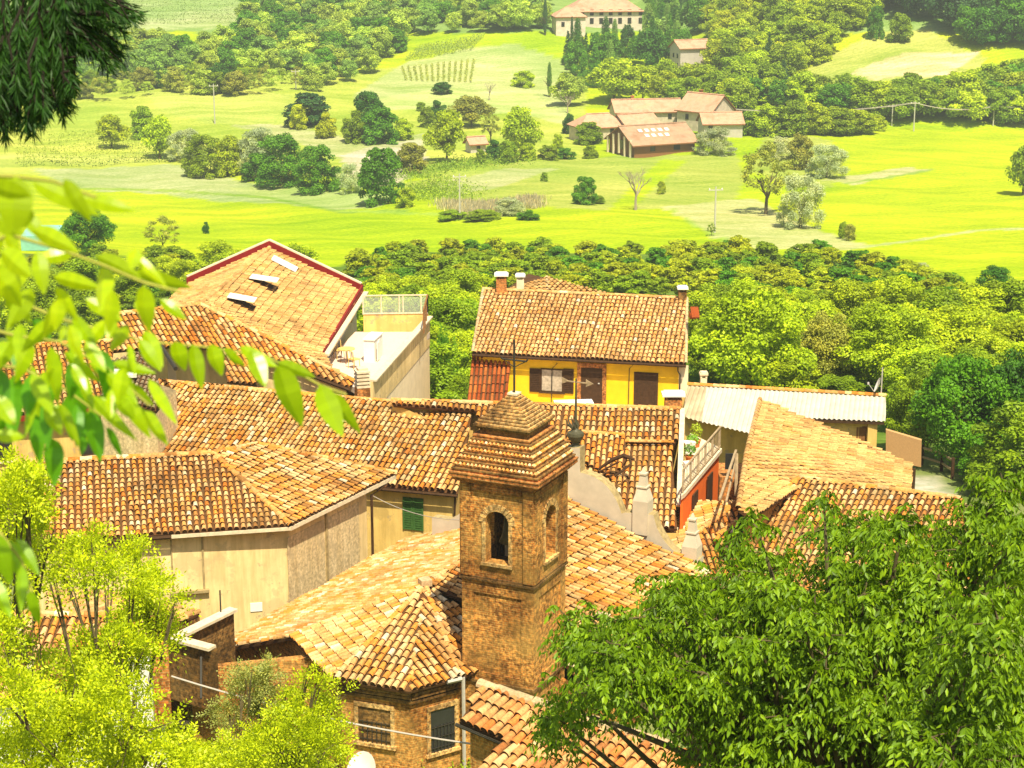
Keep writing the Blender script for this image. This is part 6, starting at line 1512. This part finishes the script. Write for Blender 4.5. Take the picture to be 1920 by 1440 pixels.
# ---------------------------------------------------------------- big drooping tree, lower right
def drooping_tree():
    foot = UD(1560, 2250, 21.0); t = thing('walnut_tree', 'large near tree with drooping pointed green leaves at lower right', 'tree', foot); rr = random.Random(9); rng = np.random.default_rng(9)
    outline = [(1045,1345,30),(1085,1300,46),(1080,1190,42),(1110,1160,32),(1150,1230,60),(1180,1160,50),(1230,1190,60),(1260,1120,50),(1300,1090,45),(1330,1150,60),(1250,1275,60),(1370,1100,55),(1400,1030,42),(1420,990,30),(1450,1060,50),(1380,1200,80),(1440,1150,70),(1480,1180,70),(1530,1160,60),(1560,1060,50),(1600,1010,48),(1550,990,36),(1545,945,16),(1640,980,40),(1690,985,42),(1620,1080,70),(1700,1060,70),(1750,1010,50),(1790,1000,44),(1760,1090,70),(1840,960,50),(1870,920,36),(1900,910,40),(1905,985,60),(1840,1050,80),(1910,1090,80),(1560,1200,90),(1650,1180,90),(1740,1180,90),(1340,1380,56),(1180,1290,26),(1420,1300,100),(1530,1320,100),(1400,1420,100),(1520,1430,100),(1640,1300,110),(1650,1420,110),(1760,1300,70),(1330,1250,70),(1500,1240,80),(1460,1100,40)]
    sub2 = [(1800,1170,60),(1870,1160,70),(1830,1230,70),(1900,1230,70),(1790,1260,60),(1760,1340,70),(1840,1320,80),(1910,1330,80),(1780,1410,80),(1880,1420,80),(1730,1390,50)]
    tips = [(UD(x, y, rr.uniform(19.5, 23.5)), r * 21 / F) for x, y, r in outline] + [(UD(x, y, rr.uniform(16.5, 18.5)), r * 17 / F) for x, y, r in sub2]
    tips = [(p, r * .72) for p, r in tips] + [(UD(x + rr.uniform(-15, 15), y + 30, rr.uniform(22.8, 25.5)), r * .8 * 24 / F) for x, y, r in outline if y > 1060] + [(UD(x + rr.uniform(-45, 45), y + rr.uniform(-40, 40), rr.uniform(19, 20.5)), rr.uniform(.13, .24)) for x, y, r in outline if r > 55]
    limbs = MB(); top = UD(1600, 1560, 21.5)
    limbs.tube([foot, foot.lerp(top, .5) + Vector((.15, 0, 0)), top], [.34, .27, .2], 10)
    P0, T0, RG = [], [], []
    for i, (p, r) in enumerate(tips):
        a = foot.lerp(top, rr.uniform(.5, 1.0)); m1 = a.lerp(p, .45) + Vector((rr.gauss(0, .15), rr.gauss(0, .15), .25)); limbs.tube([a, m1, a.lerp(p, .8) + ZUP * .12, p], [.085, .05, .028, .012], 6)
        m = int(6 + 40 * r)
        for _ in range(m):
            d = nrm(rng.normal(size=3) * [1, 1, .38] + [0, 0, .16]); o0 = np.array(tuple(p)) + rng.normal(size=3) * r * [.35, .35, .42]; L0 = r * rng.uniform(.6, 1.25) + .08; k = max(3, int(L0 / .046))
            end = o0 + d * L0 + np.array([0, 0, -.16 * L0]); 
            if rng.random() < .35: limbs.tube([p, Vector(o0).lerp(Vector(end), .5), Vector(end)], [.014, .009, .004], 4)
            sh = rng.random()
            for j in range(k):
                f = (j + rng.random()) / k; s = o0 + d * L0 * f + np.array([0, 0, -.16 * L0 * f * f]) + rng.normal(size=3) * .02; P0.append(s)
                sd = np.cross(d, [0, 0, 1.0]) * (1 if j % 2 else -1); T0.append(nrm(d * .6 + sd * rng.uniform(.3, 1.1) + [0, 0, rng.uniform(-.05, .4)])); RG.append(sh * .6 + .4 * rng.random())
    limbs.build('trunk', M['bark'], t)
    P0 = np.array(P0); T0 = np.array(T0); RG = np.array(RG); k = len(P0)
    # compound leaves: arching stalk, seven to eleven leaflets hanging, each folded along its midrib and bent at the tip
    V, Rn = [], []; NL = 9; Ls = rng.uniform(.17, .29, k)[:, None]; side = nrm(np.cross(T0, [0, 0, 1.0]))
    for j in range(NL):
        f = (j // 2 + 1) / 5.0; sg = 1 if j % 2 else -1
        if j == 8: f = 1.12; sg = 0
        base = P0 + T0 * Ls * f + np.array([0, 0, -1]) * Ls * .85 * f * f
        axd = nrm(np.array([0, 0, -1.0]) * (.45 + .9 * rng.random((k, 1))) + side * sg * (.55 + .3 * rng.random((k, 1))) + T0 * .25 + rng.normal(size=(k, 3)) * .16)
        ln = rng.uniform(.062, .105, k)[:, None] * (1.15 if j == 8 else 1); nn = nrm(np.cross(axd, side * (sg or 1)) + rng.normal(size=(k, 3)) * .3); nn = nrm(nn - axd * np.sum(nn * axd, 1, keepdims=True)); nn = nrm(nn + rng.normal(size=(k, 3)) * .35); nn = nrm(nn - axd * np.sum(nn * axd, 1, keepdims=True)); w = np.cross(axd, nn); hw = ln * .19; mid = base + axd * ln * .42 - nn * ln * .05; tip = base + axd * ln + nn * -ln * .16; e = base + axd * ln * .42
        m2 = base + axd * ln * .75 - nn * ln * .1
        V.append(np.stack([base, e + w * hw, m2 + w * hw * .55, mid], 1)); V.append(np.stack([base, mid, m2 - w * hw * .55, e - w * hw], 1)); V.append(np.stack([m2 + w * hw * .55, tip, m2 - w * hw * .55, mid], 1))
        q = np.clip(.5 * RG + .5 * rng.random(k), 0, 1); Rn += [q, q, q]
    V = np.concatenate(V) - np.array(tuple(foot)); me = quads_mesh('foliage', V, np.concatenate(Rn), 'leaf_walnut'); o = bpy.data.objects.new('foliage', me); C.objects.link(o); o.parent = t; o.color = (.16, .29, .004, 1)
drooping_tree()
# ---------------------------------------------------------------- out-of-focus leaves, left foreground
def fore_leaves():
    rr = random.Random(4); rng = np.random.default_rng(4)
    def leafmesh(mb, a, b, w, roll, curl, r):
        a = Vector(a); b = Vector(b); t = (b - a); L = t.length; t.normalize(); u = t.cross(Vector((0, 1, 0))); 
        if u.length < .05: u = t.cross(Vector((1, 0, 0)))
        u.normalize(); u.rotate(Matrix.Rotation(roll, 3, t)); n = u.cross(t).normalized(); K = 9; row = []
        for i in range(K + 1):
            f = i / K; hw = w * .5 * (math.sin(math.pi * min(1, f ** .72 * 1.0)) ** .85) * (1 if f < .98 else .2); bend = n * curl * L * (f * f - .35 * f); c = a + t * L * f + bend + n * (math.sin(f * 9) * w * .03)
            row.append((c + u * hw + n * hw * .35, c, c - u * hw + n * hw * .35))
        for i in range(K):
            for s in (0, 1): mb.face([row[i][s], row[i][s + 1], row[i + 1][s + 1], row[i + 1][s]], 0, min(1, max(0, r * .7 + .3 * s + .1 * math.sin(i * 2.6))))  # one half coloured lighter, imitating light across a midrib crease
    def branch(label, col, leaves, twigs, loc):
        t = thing('leafy_branch', label, 'branch', loc); mb = MB()
        for (x0, y0, x1, y1, w, d) in leaves:
            d = d + rr.uniform(-.1, .1); a = UD(x0, y0, d); b = UD(x1, y1, d + rr.uniform(-.015, .02)); leafmesh(mb, a, b, w * .76 * d / F, rr.uniform(-.55, .55), rr.uniform(-.25, .3), rr.random())
        o = mb.build('leaves', M['leaf_fore'], t, smooth=True); o.color = (*col, 1)
        tw = MB()
        for pts, d, r in twigs: tw.tube([UD(x, y, d) for x, y in pts], [r, r * .85] + [r * .6] * (len(pts) - 2), 6)
        tw.build('twig', M['twig'], t)
    M['leaf_fore'] = leaf_mat('foreground_leaf', .25, .55, .3, .7, (1.5, 1.3, .2)); M['twig'] = plain('green_twig', (.30, .30, .05), .2, 30)
    LF = (.40, .60, .004)
    # the hanging row reaching to the right
    row = [(470,655,500,728,46,2.6),(520,685,560,806,72,2.55),(600,720,642,822,58,2.6),(622,735,672,820,40,2.6),(395,645,412,708,44,2.6),(360,645,378,732,40,2.6),(418,655,455,690,34,2.6),(328,640,345,700,44,2.55),(520,680,592,708,34,2.6),(450,650,520,690,34,2.6),(270,620,306,690,40,2.6),(300,560,350,600,30,2.6)]
    branch('hanging bright leaves on a thin twig reaching right across the roofs', LF, row, [([(-80,520),(120,600),(270,640),(380,650),(500,668),(600,722),(650,740)], 2.62, .0028)], UD(-60, 520, 2.6))
    # round leaves and bright mass at the left edge
    big = [(190,500,196,590,60,2.2),(268,535,272,628,54,2.2),(140,470,60,490,40,2.1),(180,480,270,520,44,2.1),(250,510,360,545,44,2.2),(60,430,150,470,50,2.0),(0,470,60,520,60,2.0),(30,330,20,440,90,1.9),(-20,350,60,370,60,1.9),(60,340,190,400,50,1.9),(120,335,170,420,40,1.9),(150,370,255,395,40,2.0),(10,560,60,600,50,2.2),(60,540,10,620,50,2.2),(120,560,80,640,44,2.2),(100,520,190,540,44,2.2),(-10,500,40,580,60,2.1),(160,560,230,600,36,2.3),(220,560,200,640,38,2.3),(330,520,300,545,26,2.3),(70,470,80,550,44,2.1),(-20,400,50,440,60,1.95),(200,600,150,660,36,2.3)]
    for _ in range(24):
        x, y = rr.uniform(-10, 330), rr.uniform(380, 620); big.append((x, y, x + rr.uniform(-40, 60), y + rr.uniform(30, 90), rr.uniform(22, 38), rr.uniform(1.95, 2.3))) if x < 300 - (y - 380) * .2 and not (120 < x and y < 460) else None
    branch('blurred bright yellow green leaves spreading at the left picture edge', (.46, .64, .004), big, [([(-80,480),(20,440),(120,470),(200,500),(270,530),(340,548)], 2.15, .003), ([(-80,330),(20,330),(100,340),(180,370)], 1.95, .003)], UD(-60, 450, 2.1))
    low = [(60,640,20,720,46,2.4),(95,650,105,760,44,2.4),(60,700,100,780,40,2.4),(120,660,180,720,40,2.4),(160,640,200,700,36,2.4),(200,700,260,760,40,2.5),(230,760,300,800,34,2.5),(270,770,310,838,40,2.5),(210,680,290,700,30,2.5),(20,640,-20,700,50,2.4),(150,700,170,770,36,2.45),(170,740,250,830,34,2.5),(60,780,120,760,30,2.5),(-10,815,50,818,36,2.3),(-10,740,30,800,46,2.35),(100,600,40,660,40,2.3),(240,720,290,760,30,2.5)]
    for _ in range(26):
        x, y = rr.uniform(-10, 280), rr.uniform(590, 760); low.append((x, y, x + rr.uniform(-20, 60), y + rr.uniform(40, 90), rr.uniform(24, 42), rr.uniform(2.35, 2.5)))
    branch('drooping light leaves in the middle of the left edge', LF, low, [([(-80,600),(30,630),(110,640),(200,690),(280,760)], 2.45, .0028)], UD(-60, 600, 2.4))
    dark = [(168,770,186,868,52,2.5),(128,740,126,832,46,2.5),(65,775,72,872,40,2.5),(95,820,104,912,54,2.5),(30,700,20,830,50,2.5),(180,800,150,770,26,2.5),(200,800,228,862,26,2.5),(60,700,50,780,44,2.5),(225,690,228,742,26,2.5),(0,690,10,790,40,2.45),(110,700,90,760,30,2.5),(60,600,100,640,34,2.4)]
    for _ in range(12):
        x, y = rr.uniform(-10, 210), rr.uniform(640, 790); dark.append((x, y, x + rr.uniform(-15, 20), y + rr.uniform(60, 95), rr.uniform(28, 44), rr.uniform(2.45, 2.55)))
    branch('darker green pointed leaves hanging below the bright ones', (.12, .36, .006), dark, [([(-80,680),(40,690),(130,735),(190,780)], 2.52, .0028)], UD(-60, 680, 2.5))
    lower = [(10,1010,50,1110,44,2.5),(30,1010,72,1080,36,2.5),(-10,1000,20,1100,50,2.5),(55,1108,76,1176,30,2.5),(40,1060,38,1150,34,2.5),(-20,1080,20,1160,40,2.5)]
    branch('green leaves hanging at the lower left edge over the bush', (.32, .56, .006), lower, [([(-80,960),(0,1000),(40,1050),(60,1110)], 2.52, .0028)], UD(-60, 960, 2.5))
fore_leaves()
# ---------------------------------------------------------------- dark conifer branch, top left
def conifer_branch():
    rng = np.random.default_rng(6); rr = random.Random(6); t = thing('conifer_branch', 'dark hanging spruce branches at the top left corner', 'branch', UD(-60, -150, 6)); tw = MB(); P, T, S, Rn = [], [], [], []
    def strand(x0, y0, x1, y1, d, dens=1.0, ln=.05):
        a = UD(x0, y0, d); b = UD(x1, y1, d + rr.uniform(-.1, .1)); m = a.lerp(b, .5) + Vector((rr.gauss(0, .02), 0, .02)); tw.tube([a, m, b], [.005, .004, .002], 4)
        L = (b - a).length; k = int(L * 420 * dens); dirn = np.array(tuple((b - a).normalized()))
        f = rng.random(k); c = np.array(tuple(a)) + (np.array(tuple(b)) - np.array(tuple(a))) * f[:, None]; s = nrm(rng.normal(size=(k, 3))); ax_ = nrm(s * .8 + dirn * .9 + [0, 0, -.35])
        l = ln * (.6 + .6 * rng.random(k)); P.append(c + ax_ * l[:, None] * .5); T.append(ax_); S.append(l); Rn.append(rng.random(k))
    for i in range(150):
        x = rr.uniform(-30, 135); top = rr.uniform(-60, 140); lim = 285 - max(0, x - 25) * .72 + rr.uniform(-45, 5)
        strand(x, top, x + rr.uniform(-14, 10), min(lim, top + rr.uniform(70, 150)), rr.uniform(5.6, 6.6), 1.1, .055)
    for (x0, y0, x1, y1) in ((100,-30,235,30),(120,0,250,38),(110,10,225,100),(120,40,205,115),(110,-20,190,-5),(140,30,215,52),(100,60,170,100),(90,20,150,80),(150,-10,240,10),(160,60,215,85),(110,80,140,165),(60,180,130,200),(100,110,135,130)):
        for _ in range(4): strand(x0 + rr.gauss(0, 6), y0 + rr.gauss(0, 6), x1 + rr.gauss(0, 10), y1 + rr.gauss(0, 8), rr.uniform(5.8, 6.4), 1.0, .05)
    P = np.concatenate(P); T = np.concatenate(T); S = np.concatenate(S); Nn = nrm(np.cross(T, rng.normal(size=T.shape)))
    me = quads_mesh('needles', leaf_quads(P, Nn, T, S, .10), np.concatenate(Rn), 'needle'); o = bpy.data.objects.new('needles', me); C.objects.link(o); o.parent = t; o.matrix_parent_inverse = Matrix.Translation(-t.location); o.color = (.02, .07, .005, 1)  # near-black needle colour stands in for the shade on the branch
    tw.tube([UD(-200, -120, 6.2), UD(0, -60, 6.1), UD(120, -10, 6.1), UD(180, 40, 6.0)], [.04, .03, .016, .006], 7)
    tw.build('bough', M['dark_twig'], t)
conifer_branch()
# ---------------------------------------------------------------- light, sky, air
SUN = Vector((.13, -.48, .87)).normalized()
w = bpy.data.worlds.new("World"); sc.world = w; w.use_nodes = True; nt = w.node_tree; nt.nodes.clear()
out = nt.nodes.new('ShaderNodeOutputWorld'); bg = nt.nodes.new('ShaderNodeBackground'); sky = nt.nodes.new('ShaderNodeTexSky')
sky.sky_type = 'NISHITA'; sky.sun_disc = False; sky.sun_elevation = math.asin(SUN.z); sky.sun_rotation = math.atan2(SUN.x, SUN.y); sky.dust_density = 2.5; sky.air_density = 1.0
nt.links.new(sky.outputs[0], bg.inputs[0]); bg.inputs[1].default_value = .075; nt.links.new(bg.outputs[0], out.inputs[0])
sl = bpy.data.lights.new('sun', 'SUN'); sl.energy = 4.6; sl.angle = R(.55); sl.color = (1.0, .90, .69); so = bpy.data.objects.new('sun', sl); C.objects.link(so)
so.rotation_euler = SUN.to_track_quat('Z', 'Y').to_euler()
hz = MB(); hz.box((0, 500, 7), (2040, 1840, 220)); m = bpy.data.materials.new('valley_haze'); m.use_nodes = True; nt = m.node_tree; nt.nodes.clear(); o_ = nt.nodes.new('ShaderNodeOutputMaterial'); pv = nt.nodes.new('ShaderNodeVolumePrincipled')
pv.inputs['Color'].default_value = (.90, .97, .86, 1); pv.inputs['Density'].default_value = HAZE; pv.inputs['Anisotropy'].default_value = .2; nt.links.new(pv.outputs[0], o_.inputs['Volume'])
ho = hz.build('haze', m); ho['kind'] = 'stuff'
sc.view_settings.view_transform = 'Standard'; sc.view_settings.look = 'None'; sc.view_settings.exposure = .88; sc.view_settings.gamma = 1
sc.cycles.max_bounces = 8; sc.cycles.transparent_max_bounces = 8; sc.cycles.volume_bounces = 0
